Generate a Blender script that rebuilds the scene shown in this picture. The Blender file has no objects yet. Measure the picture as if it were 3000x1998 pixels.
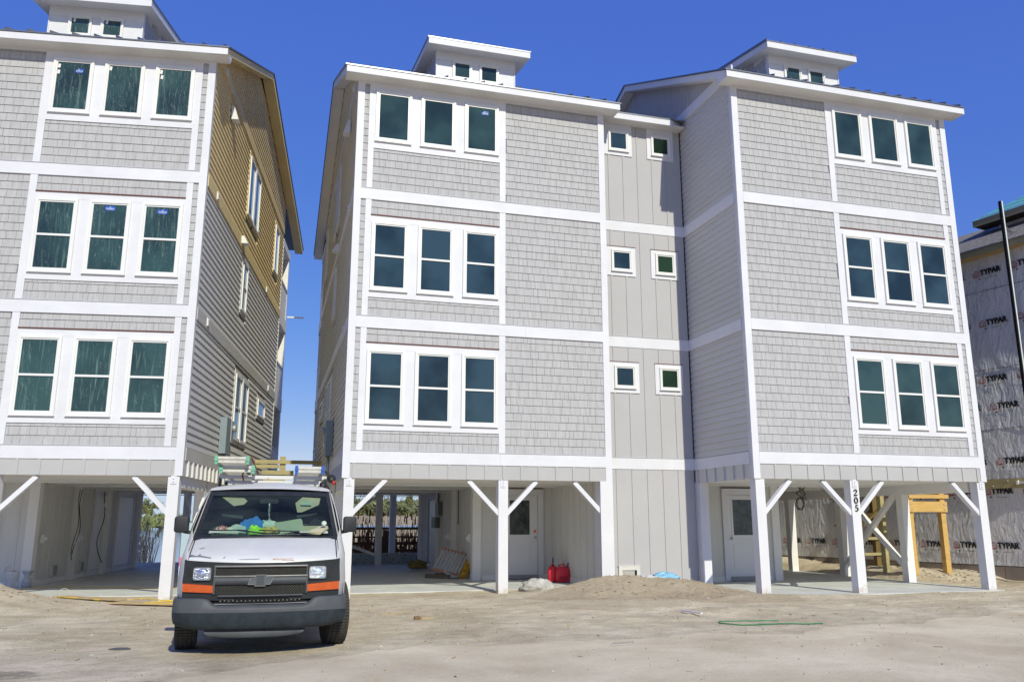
import bpy, math, random
from mathutils import Vector, Matrix, noise as mnoise
R = random.Random(7)
rad = math.radians
SC = bpy.context.scene
COL = SC.collection
# ---------------- camera, sky, sun, exposure ----------------
cam = bpy.data.cameras.new('camera'); camo = bpy.data.objects.new('camera', cam); COL.objects.link(camo)
cam.sensor_width = 36; cam.lens = 36*2432/3000; cam.clip_end = 5000; cam.clip_start = .1
camo.location = (0, 0, 1.48); camo.rotation_euler = (rad(90+12.25), 0, rad(-15.96)); SC.camera = camo
SUN_EL, SUN_AZ = rad(37), rad(6)      # azimuth: to the right of straight behind the camera
W = bpy.data.worlds.new('World'); SC.world = W; W.use_nodes = True
nt = W.node_tree; bg = nt.nodes['Background']; sky = nt.nodes.new('ShaderNodeTexSky')
sky.sky_type = 'NISHITA'; sky.sun_disc = False; sky.sun_elevation = SUN_EL; sky.sun_rotation = math.pi-SUN_AZ
sky.air_density = 1.0; sky.dust_density = .0; sky.ozone_density = 4.5; sky.altitude = 0
hs = nt.nodes.new('ShaderNodeHueSaturation'); hs.inputs['Saturation'].default_value = 1.28; hs.inputs['Value'].default_value = 1.0
nt.links.new(sky.outputs[0], hs.inputs['Color']); bg.inputs[1].default_value = .104
ma = nt.nodes.new('ShaderNodeVectorMath'); ma.operation = 'MULTIPLY_ADD'; ma.inputs[1].default_value = (.82, .60, .38); ma.inputs[2].default_value = (.052/.11, .088/.11, .47/.11)   # deep polarised blue of the photograph
mi = nt.nodes.new('ShaderNodeVectorMath'); mi.operation = 'MINIMUM'; mi.inputs[1].default_value = (.50/.104, .62/.104, .78/.104)
nt.links.new(hs.outputs[0], ma.inputs[0]); nt.links.new(ma.outputs[0], mi.inputs[0]); nt.links.new(mi.outputs[0], bg.inputs[0])
sl = bpy.data.lights.new('sun', 'SUN'); sl.energy = 3.75; sl.angle = rad(.5); sl.color = (1, .975, .80)
so = bpy.data.objects.new('sun', sl); COL.objects.link(so)
sd = Vector((math.sin(SUN_AZ)*math.cos(SUN_EL), -math.cos(SUN_AZ)*math.cos(SUN_EL), math.sin(SUN_EL)))
so.rotation_euler = (-sd).to_track_quat('-Z', 'Y').to_euler()
vs = SC.view_settings; vs.view_transform = 'Standard'; vs.look = 'None'; vs.gamma = 1; vs.exposure = 0.12; vs.use_curve_mapping = False
try: SC.cycles.max_bounces = 10; SC.cycles.diffuse_bounces = 8; SC.cycles.transparent_max_bounces = 12; SC.cycles.sample_clamp_indirect = 4; SC.cycles.use_denoising = True
except Exception: pass

# ---------------- materials ----------------
MATS = {}
def mat(name, col, rough=.6, var=.06, scale=3., bump=0., bscale=40., spec=.4, metal=0., stretch=None, col2=None, thr=None, dist=.02, coat=0.):
    if name in MATS: return MATS[name]
    m = bpy.data.materials.new(name); m.use_nodes = True; n = m.node_tree; p = n.nodes['Principled BSDF']
    p.inputs['Roughness'].default_value = rough; p.inputs['Metallic'].default_value = metal
    p.inputs['Specular IOR Level'].default_value = spec; p.inputs['Coat Weight'].default_value = coat
    tc = n.nodes.new('ShaderNodeNewGeometry'); src = tc.outputs['Position']
    if stretch:
        mp = n.nodes.new('ShaderNodeMapping'); mp.inputs['Scale'].default_value = stretch; n.links.new(src, mp.inputs[0]); src = mp.outputs[0]
    nz = n.nodes.new('ShaderNodeTexNoise'); nz.inputs['Scale'].default_value = scale; nz.inputs['Detail'].default_value = 6; nz.inputs['Roughness'].default_value = .65
    n.links.new(src, nz.inputs[0])
    cr = n.nodes.new('ShaderNodeValToRGB'); e = cr.color_ramp.elements
    a, b = thr or (.3, .7); e[0].position = a; e[1].position = b
    c2 = col2 or tuple(c*(1-2*var) for c in col); c1 = col if col2 else tuple(min(1, c*(1+var)) for c in col)
    e[0].color = (*c2, 1); e[1].color = (*c1, 1)
    n.links.new(nz.outputs[0], cr.inputs[0]); n.links.new(cr.outputs[0], p.inputs['Base Color'])
    if bump:
        nb = n.nodes.new('ShaderNodeTexNoise'); nb.inputs['Scale'].default_value = bscale; nb.inputs['Detail'].default_value = 5
        n.links.new(src, nb.inputs[0]); bp = n.nodes.new('ShaderNodeBump'); bp.inputs['Strength'].default_value = bump; bp.inputs['Distance'].default_value = dist
        n.links.new(nb.outputs[0], bp.inputs['Height']); n.links.new(bp.outputs[0], p.inputs['Normal'])
    MATS[name] = m; return m
GREY = mat('grey_siding_paint', (.455, .445, .442), .7, .03, 1.3, .12, 60, .25)
SHG = mat('grey_shingle_paint', (.46, .45, .455), .75, .07, 2.2, .25, 50, .2, stretch=(6, 6, 1))
YEL = mat('unpainted_tan_siding', (.76, .60, .31), .75, .05, 1.1, .12, 50, .2)
SIDE = mat('grey_lap_paint', (.60, .585, .56), .7, .04, .8, .12, 50, .25, stretch=(1, .3, 1))
WHITE = mat('white_trim_paint', (.70, .695, .725), .55, .035, 1.6, .06, 60, .25)
OFFW = mat('primed_white_trim', (.66, .64, .60), .7, .05, 2., .08, 40, .2)
CREAM = mat('cream_post_paint', (.79, .775, .75), .6, .03, 1.2, .06, 30, .3)
DARKJ = mat('dark_joint', (.24, .235, .23), .9, .05)
MROOF = mat('grey_metal_roof', (.22, .225, .24), .35, .05, 2, metal=.6)
FLASH = mat('red_brown_flashing', (.13, .045, .03), .6, .1, 9)
VINYL = mat('white_vinyl_frame', (.76, .75, .73), .35, .02, 2)
MUD = mat('mud_splashed_post', (.71, .70, .715), .6, .03, 1.2, .06, 30, .3)
CONC = mat('concrete_slab', (.60, .61, .58), .62, .09, 1.3, .1, 25, .3)
def mudify(m):
    n = m.node_tree; L = n.links.new; p = n.nodes['Principled BSDF']; src = p.inputs['Base Color'].links[0].from_socket
    ge = n.nodes.new('ShaderNodeNewGeometry'); sx = n.nodes.new('ShaderNodeSeparateXYZ'); L(ge.outputs['Position'], sx.inputs[0])
    nz = n.nodes.new('ShaderNodeTexNoise'); nz.inputs['Scale'].default_value = 9; nz.inputs['Detail'].default_value = 8; nz.inputs['Roughness'].default_value = .75; L(ge.outputs['Position'], nz.inputs[0])
    a = n.nodes.new('ShaderNodeMath'); a.operation = 'MULTIPLY_ADD'; L(sx.outputs[2], a.inputs[0]); a.inputs[1].default_value = -.9; L(nz.outputs[0], a.inputs[2])
    r = n.nodes.new('ShaderNodeMapRange'); L(a.outputs[0], r.inputs[0]); r.inputs[1].default_value = .36; r.inputs[2].default_value = .56; r.inputs[3].default_value = 0; r.inputs[4].default_value = .75
    mx = n.nodes.new('ShaderNodeMix'); mx.data_type = 'RGBA'; L(r.outputs[0], mx.inputs[0]); L(src, mx.inputs[6]); mx.inputs[7].default_value = (.50, .42, .32, 1); L(mx.outputs[2], p.inputs['Base Color'])
mudify(MUD)
def glassmat(name, base, var, film=0., rough=.04, haze=0.):
    m = bpy.data.materials.new(name); m.use_nodes = True; n = m.node_tree; p = n.nodes['Principled BSDF']
    tc = n.nodes.new('ShaderNodeTexCoord'); nz = n.nodes.new('ShaderNodeTexNoise'); nz.inputs['Scale'].default_value = .9; nz.inputs['Detail'].default_value = 3; nz.noise_dimensions = '4D'; oi = n.nodes.new('ShaderNodeObjectInfo'); n.links.new(oi.outputs['Random'], nz.inputs['W'])
    n.links.new(tc.outputs['Object'], nz.inputs[0]); cr = n.nodes.new('ShaderNodeValToRGB'); e = cr.color_ramp.elements
    e[0].position = .38; e[1].position = .62; e[0].color = (*[b*.7 for b in base], 1); e[1].color = (*[b*(1+var) for b in base], 1)
    n.links.new(nz.outputs[0], cr.inputs[0]); n.links.new(cr.outputs[0], p.inputs['Base Color'])
    p.inputs['Roughness'].default_value = rough; p.inputs['Specular IOR Level'].default_value = .6
    if film:
        # stretched wrinkles of a plastic sheet taped to the sash
        mp = n.nodes.new('ShaderNodeMapping'); mp.inputs['Rotation'].default_value = (0, rad(28), 0); mp.inputs['Scale'].default_value = (5.5, 1, 1.0)
        n.links.new(tc.outputs['Object'], mp.inputs[0]); wv = n.nodes.new('ShaderNodeTexNoise'); wv.inputs['Scale'].default_value = 2.2; wv.inputs['Detail'].default_value = 4; wv.inputs['Distortion'].default_value = 1.2
        n.links.new(mp.outputs[0], wv.inputs[0])
        mg = n.nodes.new('ShaderNodeValToRGB'); mg.color_ramp.elements[0].position = .42; mg.color_ramp.elements[1].position = .6
        n.links.new(wv.outputs[0], mg.inputs[0])
        bp = n.nodes.new('ShaderNodeBump'); bp.inputs['Strength'].default_value = film; bp.inputs['Distance'].default_value = .03
        n.links.new(mg.outputs[0], bp.inputs['Height'])
        st = n.nodes.new('ShaderNodeTexNoise'); st.inputs['Scale'].default_value = 1.6; st.inputs['Detail'].default_value = 4; st.inputs['Distortion'].default_value = 1.2; st.inputs['Roughness'].default_value = .5
        m2 = n.nodes.new('ShaderNodeMapping'); m2.inputs['Rotation'].default_value = (0, rad(-35), 0); m2.inputs['Scale'].default_value = (11, 1, .8); n.links.new(tc.outputs['Object'], m2.inputs[0]); n.links.new(m2.outputs[0], st.inputs[0])
        sr = n.nodes.new('ShaderNodeValToRGB'); sr.color_ramp.elements[0].position = .55; sr.color_ramp.elements[1].position = .78; sr.color_ramp.elements[1].color = (.30, .30, .30, 1); n.links.new(st.outputs[0], sr.inputs[0])
        fm = n.nodes.new('ShaderNodeMix'); fm.data_type = 'RGBA'; n.links.new(sr.outputs[0], fm.inputs[0]); n.links.new(cr.outputs[0], fm.inputs[6]); fm.inputs[7].default_value = (.34, .50, .40, 1); n.links.new(fm.outputs[2], p.inputs['Base Color'])
        p.inputs['Coat Weight'].default_value = .35; p.inputs['Coat Roughness'].default_value = .32; n.links.new(bp.outputs[0], p.inputs['Coat Normal'])
    MATS[name] = m; return m
GL_A = glassmat('window_glass_blue', (.018, .034, .044), .8)
GL_B = glassmat('window_glass_teal', (.021, .042, .040), .7)
GL_F = glassmat('window_glass_filmed', (.020, .046, .040), .6, film=.7)
GL_G = glassmat('window_glass_green', (.010, .028, .014), .6)

# ---------------- geometry helper ----------------
class G:
    """Collects faces; s=-1 mirrors the house coordinate u into local x."""
    def __init__(s, sg=1): s.v = []; s.f = []; s.m = []; s.s = sg; s.sm = []
    def add(s, vs, fs, m=0, raw=False, smooth=False):
        o = len(s.v); k = 1 if raw else s.s
        s.v += [(k*v[0], v[1], v[2]) for v in vs]
        for f in fs:
            f = [o+i for i in f]
            if k < 0: f.reverse()
            s.f.append(f); s.m.append(m); s.sm.append(smooth)
        return s
    def box(s, x0, x1, y0, y1, z0, z1, m=0):
        v = [(x, y, z) for z in (z0, z1) for y in (y0, y1) for x in (x0, x1)]
        return s.add(v, [(0, 2, 3, 1), (4, 5, 7, 6), (0, 1, 5, 4), (2, 6, 7, 3), (0, 4, 6, 2), (1, 3, 7, 5)], m)
    def prism(s, poly, axis, a, b, m=0):
        # poly in the two other axes (order x,y,z without axis), counter-clockwise in that plane
        n = len(poly)
        def P(p, t): return {'x': (t, p[0], p[1]), 'y': (p[0], t, p[1]), 'z': (p[0], p[1], t)}[axis]
        v = [P(p, a) for p in poly]+[P(p, b) for p in poly]
        fs = [tuple(range(n)), tuple(range(2*n-1, n-1, -1))]+[(i, n+i, n+(i+1) % n, (i+1) % n) for i in range(n)]
        return s.add(v, fs, m)
    def beam(s, p, q, w, h, m=0, up=(0, 0, 1)):
        p = Vector(p); q = Vector(q); d = (q-p).normalized(); u = Vector(up)
        if abs(d.dot(u)) > .98: u = Vector((0, 1, 0))
        a = d.cross(u).normalized()*(w/2); b = a.cross(d).normalized()*(h/2)
        v = [e+i*a+j*b for e in (p, q) for i, j in ((-1, -1), (1, -1), (1, 1), (-1, 1))]
        return s.add([tuple(x) for x in v], [(0, 3, 2, 1), (4, 5, 6, 7)]+[(i, (i+1) % 4, 4+(i+1) % 4, 4+i) for i in range(4)], m)
    def tube(s, pts, r, n=6, m=0, closed=False, flat=1.):
        pts = [Vector(p) for p in pts]; L = len(pts); rings = []
        for i, p in enumerate(pts):
            d = (pts[min(i+1, L-1)]-pts[max(i-1, 0)]) if not closed else (pts[(i+1) % L]-pts[i-1])
            d.normalize(); u = Vector((0, 0, 1)) if abs(d.z) < .95 else Vector((1, 0, 0))
            a = d.cross(u).normalized(); b = a.cross(d)
            rr = r[i] if isinstance(r, (list, tuple)) else r
            rings += [tuple(p+a*math.cos(t)*rr+b*math.sin(t)*rr*flat) for t in [2*math.pi*k/n for k in range(n)]]
        fs = []
        for i in range(L if closed else L-1):
            j = (i+1) % L
            fs += [(i*n+k, i*n+(k+1) % n, j*n+(k+1) % n, j*n+k) for k in range(n)]
        if not closed: fs += [tuple(range(n-1, -1, -1)), tuple((L-1)*n+k for k in range(n))]
        return s.add(rings, fs, m, smooth=n > 4)
    def lathe(s, prof, c, n=20, m=0, axis='z', smooth=True):
        # prof: list of (r, t) along axis
        v = []
        for r, t in prof:
            for k in range(n):
                a = 2*math.pi*k/n; x, y = r*math.cos(a), r*math.sin(a)
                v.append({'z': (c[0]+x, c[1]+y, c[2]+t), 'x': (c[0]+t, c[1]+x, c[2]+y), 'y': (c[0]+y, c[1]+t, c[2]+x)}[axis])
        fs = [(i*n+k, i*n+(k+1) % n, (i+1)*n+(k+1) % n, (i+1)*n+k) for i in range(len(prof)-1) for k in range(n)]
        fs += [tuple(range(n-1, -1, -1)), tuple((len(prof)-1)*n+k for k in range(n))]
        return s.add(v, fs, m, smooth=smooth)
    def loft(s, secs, m=0, smooth=True, flip=False):
        n = len(secs[0]); v = [tuple(p) for q in secs for p in q]
        fs = [(i*n+k, i*n+k+1, (i+1)*n+k+1, (i+1)*n+k) for i in range(len(secs)-1) for k in range(n-1)]
        if flip: fs = [tuple(reversed(f)) for f in fs]
        return s.add(v, fs, m, smooth=smooth)
    def rbox(s, x0, x1, y0, y1, z0, z1, r, m=0, axis='y', k=4):
        # box with rounded corners round one axis
        if axis == 'y': A, B = (x0, x1), (z0, z1)
        elif axis == 'z': A, B = (x0, x1), (y0, y1)
        else: A, B = (y0, y1), (z0, z1)
        pts = []
        for cx, cy, a0 in ((A[1]-r, B[0]+r, -90), (A[1]-r, B[1]-r, 0), (A[0]+r, B[1]-r, 90), (A[0]+r, B[0]+r, 180)):
            for i in range(k+1):
                a = rad(a0+90*i/k); pts.append((cx+r*math.cos(a), cy+r*math.sin(a)))
        a, b = {'y': (y0, y1), 'z': (z0, z1), 'x': (x0, x1)}[axis]
        return s.prism(pts, axis, a, b, m)
    def text(s, t, size, x, y, z, m=0, off=0., sx=1., rot=0., shear=0.):
        key = (t, off)
        if key not in TXT:
            c = bpy.data.curves.new('lettering', 'FONT'); c.body = t; c.size = 1; c.offset = off; c.align_x = 'LEFT'; c.resolution_u = 3
            o = bpy.data.objects.new('lettering', c); COL.objects.link(o); dg = bpy.context.evaluated_depsgraph_get()
            me = bpy.data.meshes.new_from_object(o.evaluated_get(dg)); TXT[key] = ([tuple(v.co) for v in me.vertices], [tuple(p.vertices) for p in me.polygons])
            bpy.data.objects.remove(o); bpy.data.meshes.remove(me); bpy.data.curves.remove(c)
        v, f = TXT[key]; ca, sa = math.cos(rot), math.sin(rot)
        pts = [(a*size*sx+b*size*shear, b*size) for a, b, _ in v]
        return s.add([(x+a*ca-b*sa, y, z+a*sa+b*ca) for a, b in pts], f, m, raw=True)
    def build(s, name, mats, parent=None, kind=None, loc=None):
        me = bpy.data.meshes.new(name); me.from_pydata(s.v, [], s.f)
        if not isinstance(mats, (list, tuple)): mats = [mats]
        for x in mats: me.materials.append(x)
        me.polygons.foreach_set('material_index', s.m); me.polygons.foreach_set('use_smooth', s.sm)
        me.update(); o = bpy.data.objects.new(name, me); COL.objects.link(o)
        if parent: o.parent = parent
        if kind: o['kind'] = kind
        if loc: o.location = loc
        return o
TXT = {}
def thing(name, label, cat, loc=(0, 0, 0), rz=0, group=None):
    o = bpy.data.objects.new(name, None); o.empty_display_size = .3; COL.objects.link(o); o.location = loc; o.rotation_euler = (0, 0, rz)
    return tag(o, label, cat, group)
def tag(o, label, cat, group=None):
    o['label'] = label; o['category'] = cat
    if group: o['group'] = group
    return o
def put(mesh, name, parent, loc=(0, 0, 0), sc=(1, 1, 1), rz=0):
    o = bpy.data.objects.new(name, mesh); COL.objects.link(o); o.parent = parent; o.location = loc; o.scale = sc
    if rz: o.rotation_euler = (0, 0, rz)
    return o
# ---------------- siding pieces ----------------
def wedge(name, m, yb, yt, back=.006):
    g = G(); v = [(0, back, 0), (1, back, 0), (1, yb, 0), (0, yb, 0), (0, back, 1), (1, back, 1), (1, yt, 1), (0, yt, 1)]
    g.add(v, [(3, 2, 6, 7), (0, 3, 7, 4), (2, 1, 5, 6), (0, 1, 2, 3), (7, 6, 5, 4), (1, 0, 4, 5)])
    o = g.build(name, m); me = o.data; bpy.data.objects.remove(o); return me
ME_SH = wedge('shingle', SHG, -.018, -.004)
ME_PL = {}
def plank_mesh(m):
    if m.name not in ME_PL: ME_PL[m.name] = wedge('siding_plank', m, -.026, -.002)
    return ME_PL[m.name]
WV = [(0, .006, 0), (1, .006, 0), (1, -.018, 0), (0, -.018, 0), (0, .006, 1), (1, .006, 1), (1, -.004, 1), (0, -.004, 1)]
WF = [(3, 2, 6, 7), (0, 3, 7, 4), (2, 1, 5, 6), (0, 1, 2, 3), (7, 6, 5, 4)]
BANDS = [(2.93, 2.67), (5.83, 5.57), (8.77, 8.51)]
def shingle_panel(out, u0, u1, z0, z1, zbase, rr):
    p = .178; k = int((z0-zbase)/p)
    while zbase+k*p < z1-.02:
        a = max(zbase+k*p, z0)+.002; b = min(zbase+(k+1)*p, z1)
        x = u0-rr.choice((0, .05, .1, .16))
        if u1-u0 < .2: x = u0-rr.choice((0, .1, .13))
        while x < u1:
            w = rr.choice((.10, .14, .19, .19, .23, .23)); e = x+w
            if u1-e < .04: e = u1
            a0 = max(x, u0); 
            if min(e, u1)-a0 > .03: out.append((a0+.0025, min(e, u1)-.0025, a, b-.001))
            x = e
        k += 1
def window(root, s, u0, u1, z0, z1, style, gm, y=0., name='window', label=None, fr=.055, sticker=None, tapes=(), frame=None):
    """style: 'fixed' or 'hung'; the frame is a part, panes are its sub-parts"""
    frame = frame or VINYL
    g = G(s); yo = y-.04
    g.box(u0, u0+fr, yo, y+.01, z0, z1).box(u1-fr, u1, yo, y+.01, z0, z1).box(u0+fr, u1-fr, yo, y+.01, z1-fr, z1).box(u0+fr, u1-fr, yo, y+.01, z0, z0+fr)
    g.box(u0-.012, u1+.012, yo-.008, y, z0-.018, z0)
    a0, a1, b0, b1 = u0+fr, u1-fr, z0+fr, z1-fr
    f2 = .03
    g.box(a0, a0+f2, y-.024, y+.01, b0, b1).box(a1-f2, a1, y-.024, y+.01, b0, b1).box(a0+f2, a1-f2, y-.024, y+.01, b1-f2, b1).box(a0+f2, a1-f2, y-.024, y+.01, b0, b0+f2)
    mid = (z0+z1)/2
    if style == 'hung': g.box(a0+f2, a1-f2, y-.03, y+.01, mid-.022, mid+.022)
    o = g.build(name, frame, root)
    if label: o['label'] = label
    c0, c1, d0, d1 = a0+f2, a1-f2, b0+f2, b1-f2
    if style == 'hung':
        G(s).box(c0, c1, y-.012, y, mid+.022, d1).build('pane', gm, o)
        G(s).box(c0, c1, y-.006, y+.004, d0, mid-.022).build('pane', gm, o)
    else: G(s).box(c0, c1, y-.008, y, d0, d1).build('pane', gm, o)
    if sticker:
        w = .20; xm = s*(c0+c1)/2+sticker[0]; zt = d1-.03-sticker[1]
        q = G(); yy = y-.016
        if sticker[2] == 'full':
            q.add([(xm-w/2, yy, zt-.10), (xm+w/2, yy, zt-.10), (xm+w/2, yy, zt), (xm-w/2, yy, zt)], [(0, 1, 2, 3)], 0)
            q.text('VIWINCO', .042, xm-.085, yy-.002, zt-.072, 1, .012, .92)
            q.text('WINDOWS & DOORS', .014, xm-.062, yy-.002, zt-.09, 1, .0, .9)
            q.add([(xm-.02, yy-.002, zt-.03), (xm, yy-.002, zt-.008), (xm+.025, yy-.002, zt-.034), (xm+.015, yy-.002, zt-.034), (xm, yy-.002, zt-.017), (xm-.008, yy-.002, zt-.03)], [(0, 5, 4, 1), (1, 4, 3, 2)], 1)
        else:
            q.add([(xm-w/2+.03, yy, zt-.10), (xm+w/2, yy, zt-.10), (xm+w/2, yy, zt+.0), (xm-.01, yy, zt), (xm-w/2+.03, yy, zt-.07)], [(0, 1, 2, 3, 4)], 0)
            q.text('WINCO', .042, xm-.05, yy-.002, zt-.072, 1, .012, .92)
            q.text('DOWS & DOORS', .014, xm-.04, yy-.002, zt-.09, 1, .0, .9)
            q.add([(xm-.0, yy-.002, zt-.008), (xm+.025, yy-.002, zt-.034), (xm+.015, yy-.002, zt-.034), (xm-.008, yy-.002, zt-.014)], [(0, 3, 2, 1)], 1)
        q.build('sticker', [mat('blue_label', (.012, .085, .42), .5, .03), mat('label_white', (.75, .78, .8), .5, .02)], o)
    for tx, tz in tapes:
        x = s*(c0 if s > 0 else c1)+tx; yy = y-.014
        G().add([(x, yy, d1-tz-.09), (x+.05, yy, d1-tz-.10), (x+.06, yy, d1-tz-.01), (x+.01, yy, d1-tz)], [(0, 1, 2, 3)]).build('tape', VINYL, o)
    return o
RIDGE = (5.2, 14.10); EAVE = (-.35, 11.53); REAR = (14.2, 11.62)
def roofz(d): return EAVE[1]+(RIDGE[1]-EAVE[1])*(d-EAVE[0])/(RIDGE[0]-EAVE[0]) if d < RIDGE[0] else RIDGE[1]+(REAR[1]-RIDGE[1])*(d-RIDGE[0])/(REAR[0]-RIDGE[0])
def plank_wall(root, s, uplane, sgn, d0, d1, z0, z1, m, pitch=.15, name='siding_plank', holes=(), rr=R, slope=False):
    """lap siding on a plane u=uplane, outward normal = sgn along u"""
    me = plank_mesh(m); k = 0; z = z0; segs = []
    while z < z1-.01:
        zt = min(z+pitch, z1); spans = [(d0, d1)]
        if slope:   # gable: clip between the two roof slopes
            zz = z+.17; a = EAVE[0]+(zz-EAVE[1])*(RIDGE[0]-EAVE[0])/(RIDGE[1]-EAVE[1]); b = RIDGE[0]+(zz-RIDGE[1])*(REAR[0]-RIDGE[0])/(REAR[1]-RIDGE[1])
            a = max(a, d0); b = min(b, d1)
            if b-a < .2: break
            spans = [(a, b)]
        for h0, h1, hz0, hz1 in holes:
            if zt > hz0 and z < hz1:
                n = []
                for a, b in spans:
                    if h0 < b and h1 > a:
                        if h0-a > .03: n.append((a, h0))
                        if b-h1 > .03: n.append((h1, b))
                    else: n.append((a, b))
                spans = n
        for a, b in spans:
            c = a; first = True
            while c < b-.02:
                L = 3.66 if not first else rr.choice((1.5, 2.4, 3.1, 3.66)); first = False
                e = min(c+L, b)
                if b-e < .5: e = b
                segs.append((c, e, z, zt)); c = e
        z = zt
    for a, b, z, zt in segs:
        # unit wedge faces -y; rotate so that it faces the outward normal
        nx = sgn*s
        o = bpy.data.objects.new(name, me); COL.objects.link(o); o.parent = root
        o.scale = (b-a-.0012, 1, zt-z)
        if nx < 0: o.rotation_euler = (0, 0, -math.pi/2); o.location = (s*uplane, b, z)
        else: o.rotation_euler = (0, 0, math.pi/2); o.location = (s*uplane, a, z)
def battens(root, s, u0, u1, y, z0, z1, start, m=None, name='batten', pitch=.405, w=.055, th=.018):
    u = start; m = m or GREY
    while u < u1-.02:
        G(s).box(u, min(u+w, u1), y-th, y, z0, z1).build(name, m, root); u += pitch
def house(label, org, rz, s, su, mp, gm, film=False, side3=None, sideA=True, right_d=None, slabd=1., leftpost=True, pales=None, stick={}, tapes={}, group='white trimmed stilt houses'):
    global RIDGE, REAR
    RIDGE, REAR = ((5.65, 14.32), (15.3, 12.1)) if film else ((5.2, 14.10), (14.2, 11.62))
    root = thing('stilt_house', label, 'house', (*org, 0), rz, group); rr = random.Random(int(abs(org[0])*100)); W6 = 6.02
    side3 = side3 or SIDE; sid = SIDE
    # ---- shell ----
    g = G(s); yf = .03
    poly = [(yf, 2.40), (12.1, 2.40), (12.1, roofz(12.1)-.19), (RIDGE[0], RIDGE[1]-.19), (yf, roofz(yf)-.19)]
    g.prism(poly, 'x', .03, W6-.03); g.build('wall', DARKJ, root)
    G(s).box(.02, W6-.02, .05, 12.1, 2.375, 2.40).build('ceiling', CREAM, root)
    for k in range(6): G(s).box(.25, W6-.25, 2.4*k+.9, 2.4*k+.95, 2.35, 2.375).build('ceiling_batten', CREAM, root)
    # ---- front trim ----
    T = lambda a, b, z0, z1, y=0., m=WHITE, nm='trim_board': G(s).box(a, b, y, .04, z0, z1).build(nm, m, root)
    T(0, .155, 2.36, 11.36, -.004); T(W6-.155, W6, 2.36, 11.36, -.004)
    for zt, zb in BANDS:
        for q0, q1 in ((.155, 3.81+(zt-5)*.2), (3.8125+(zt-5)*.2, W6-.155)): T(q0, q1, zb, zt, -.010, nm='band_board')
        G(s).box(.155, W6-.155, -.022, .03, zt, zt+.012).build('band_cap', mat('cap_grey', (.5, .5, .53), .5), root)
    T(.155, W6-.155, 11.31, 11.38)
    FL = [(2.942, 5.57), (5.842, 8.51), (8.782, 11.31)]
    SUR = [(3.36, 5.24), (6.26, 8.14), (9.75, 11.31)]
    WIN = [(3.51, 5.10), (6.42, 8.00), (9.93, 11.17)]
    US = [(.42, 1.24), (1.46, 2.28), (2.50, 3.32)]
    panels = []
    for i in range(3):
        z0, z1 = FL[i]; a, b = SUR[i]; w0, w1 = WIN[i]
        T(.265, .395, z0, z1, -.002); T(3.355, 3.50, z0, z1, -.002)
        T(.395, 3.355, w1+.0, b, -.0); T(.395, 3.355, a, w0, 0.)
        for q0, q1 in ((.395, .43), (1.23, 1.47), (2.27, 2.51), (3.31, 3.355)): T(q0, q1, w0, w1, .003)
        G(s).box(.43, 3.31, .012, .035, w0, w1).build('casing', WHITE, root)
        if i < 2: G(s).box(.39, 3.36, -.02, .03, b, b+.022).build('flashing', FLASH, root)
        for j, (p, q) in enumerate(US):
            window(root, s, p, q, w0, w1, 'hung' if i < 2 else 'fixed', gm[i], sticker=stick.get((i, j)), tapes=tapes.get((i, j), ()))
        panels += [(3.50, W6-.155, z0, z1), (.395, 3.355, z0, a)]
        if i < 2: panels.append((.395, 3.355, b+.022, z1))
        panels.append((.155, .265, z0, z1))
    sh = []
    for p0, p1, z0, z1 in panels:
        zb = max(f[0] for f in FL if f[0] <= z0+.001); shingle_panel(sh, p0, p1, z0, z1, zb, rr)
    cx, cy = org[0], org[1]
    sh.sort(key=lambda q: -(q[1]-q[0])*(q[3]-q[2])/((q[2]-1.5)**2*1.6+cy*cy+(cx+s*q[0])**2))
    for q in sh[:300]:
        put(ME_SH, 'shingle', root, (q[0] if s > 0 else -q[1], .028, q[2]), (q[1]-q[0], 1, q[3]-q[2]))
    g = G()
    for q in sh[300:]:
        x0 = q[0] if s > 0 else -q[1]
        g.add([(x0+v[0]*(q[1]-q[0]), .028+v[1], q[2]+v[2]*(q[3]-q[2])) for v in WV], WF)
    g.build('shingles', SHG, root, 'stuff')
    # ---- skirt under the first floor ----
    G(s).box(.155, W6-.155, .008, .04, 2.36, 2.67).build('skirt_board', GREY, root)
    battens(root, s, .155, W6-.155, .008, 2.36, 2.665, .155+.05)
    # ---- side wall facing outward at u=0 ----
    if sideA:
        SB = 12.1
        sw = [(4.72, 5.56, 9.62, 11.3, 'fixed'), (5.60, 6.5, 9.62, 11.3, 'fixed'), (9.9, 10.75, 9.62, 11.2, 'fixed'), (4.72, 5.42, 6.95, 8.3, 'hung'),
              (4.78, 5.72, 3.55, 5.25, 'hung'), (5.78, 6.72, 3.55, 5.25, 'hung'), (8.5, 9.9, 4.62, 5.12, 'fixed')]
        fz = [(2.942, 5.57, sid), (5.842, 8.51, sid), (8.782, 11.57, side3)]
        for (z0, z1, m) in fz:
            hs_ = [(a-.1, b+.1, c-.1, d+.12) for a, b, c, d, _ in sw if c > z0-.1 and d < z1+.1]
            plank_wall(root, s, .028, -1, .13, SB-.12, z0, z1, m, holes=hs_, rr=rr)
        plank_wall(root, s, .028, -1, .2, SB, 11.83, 14.0, side3, rr=rr, slope=True)
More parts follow.
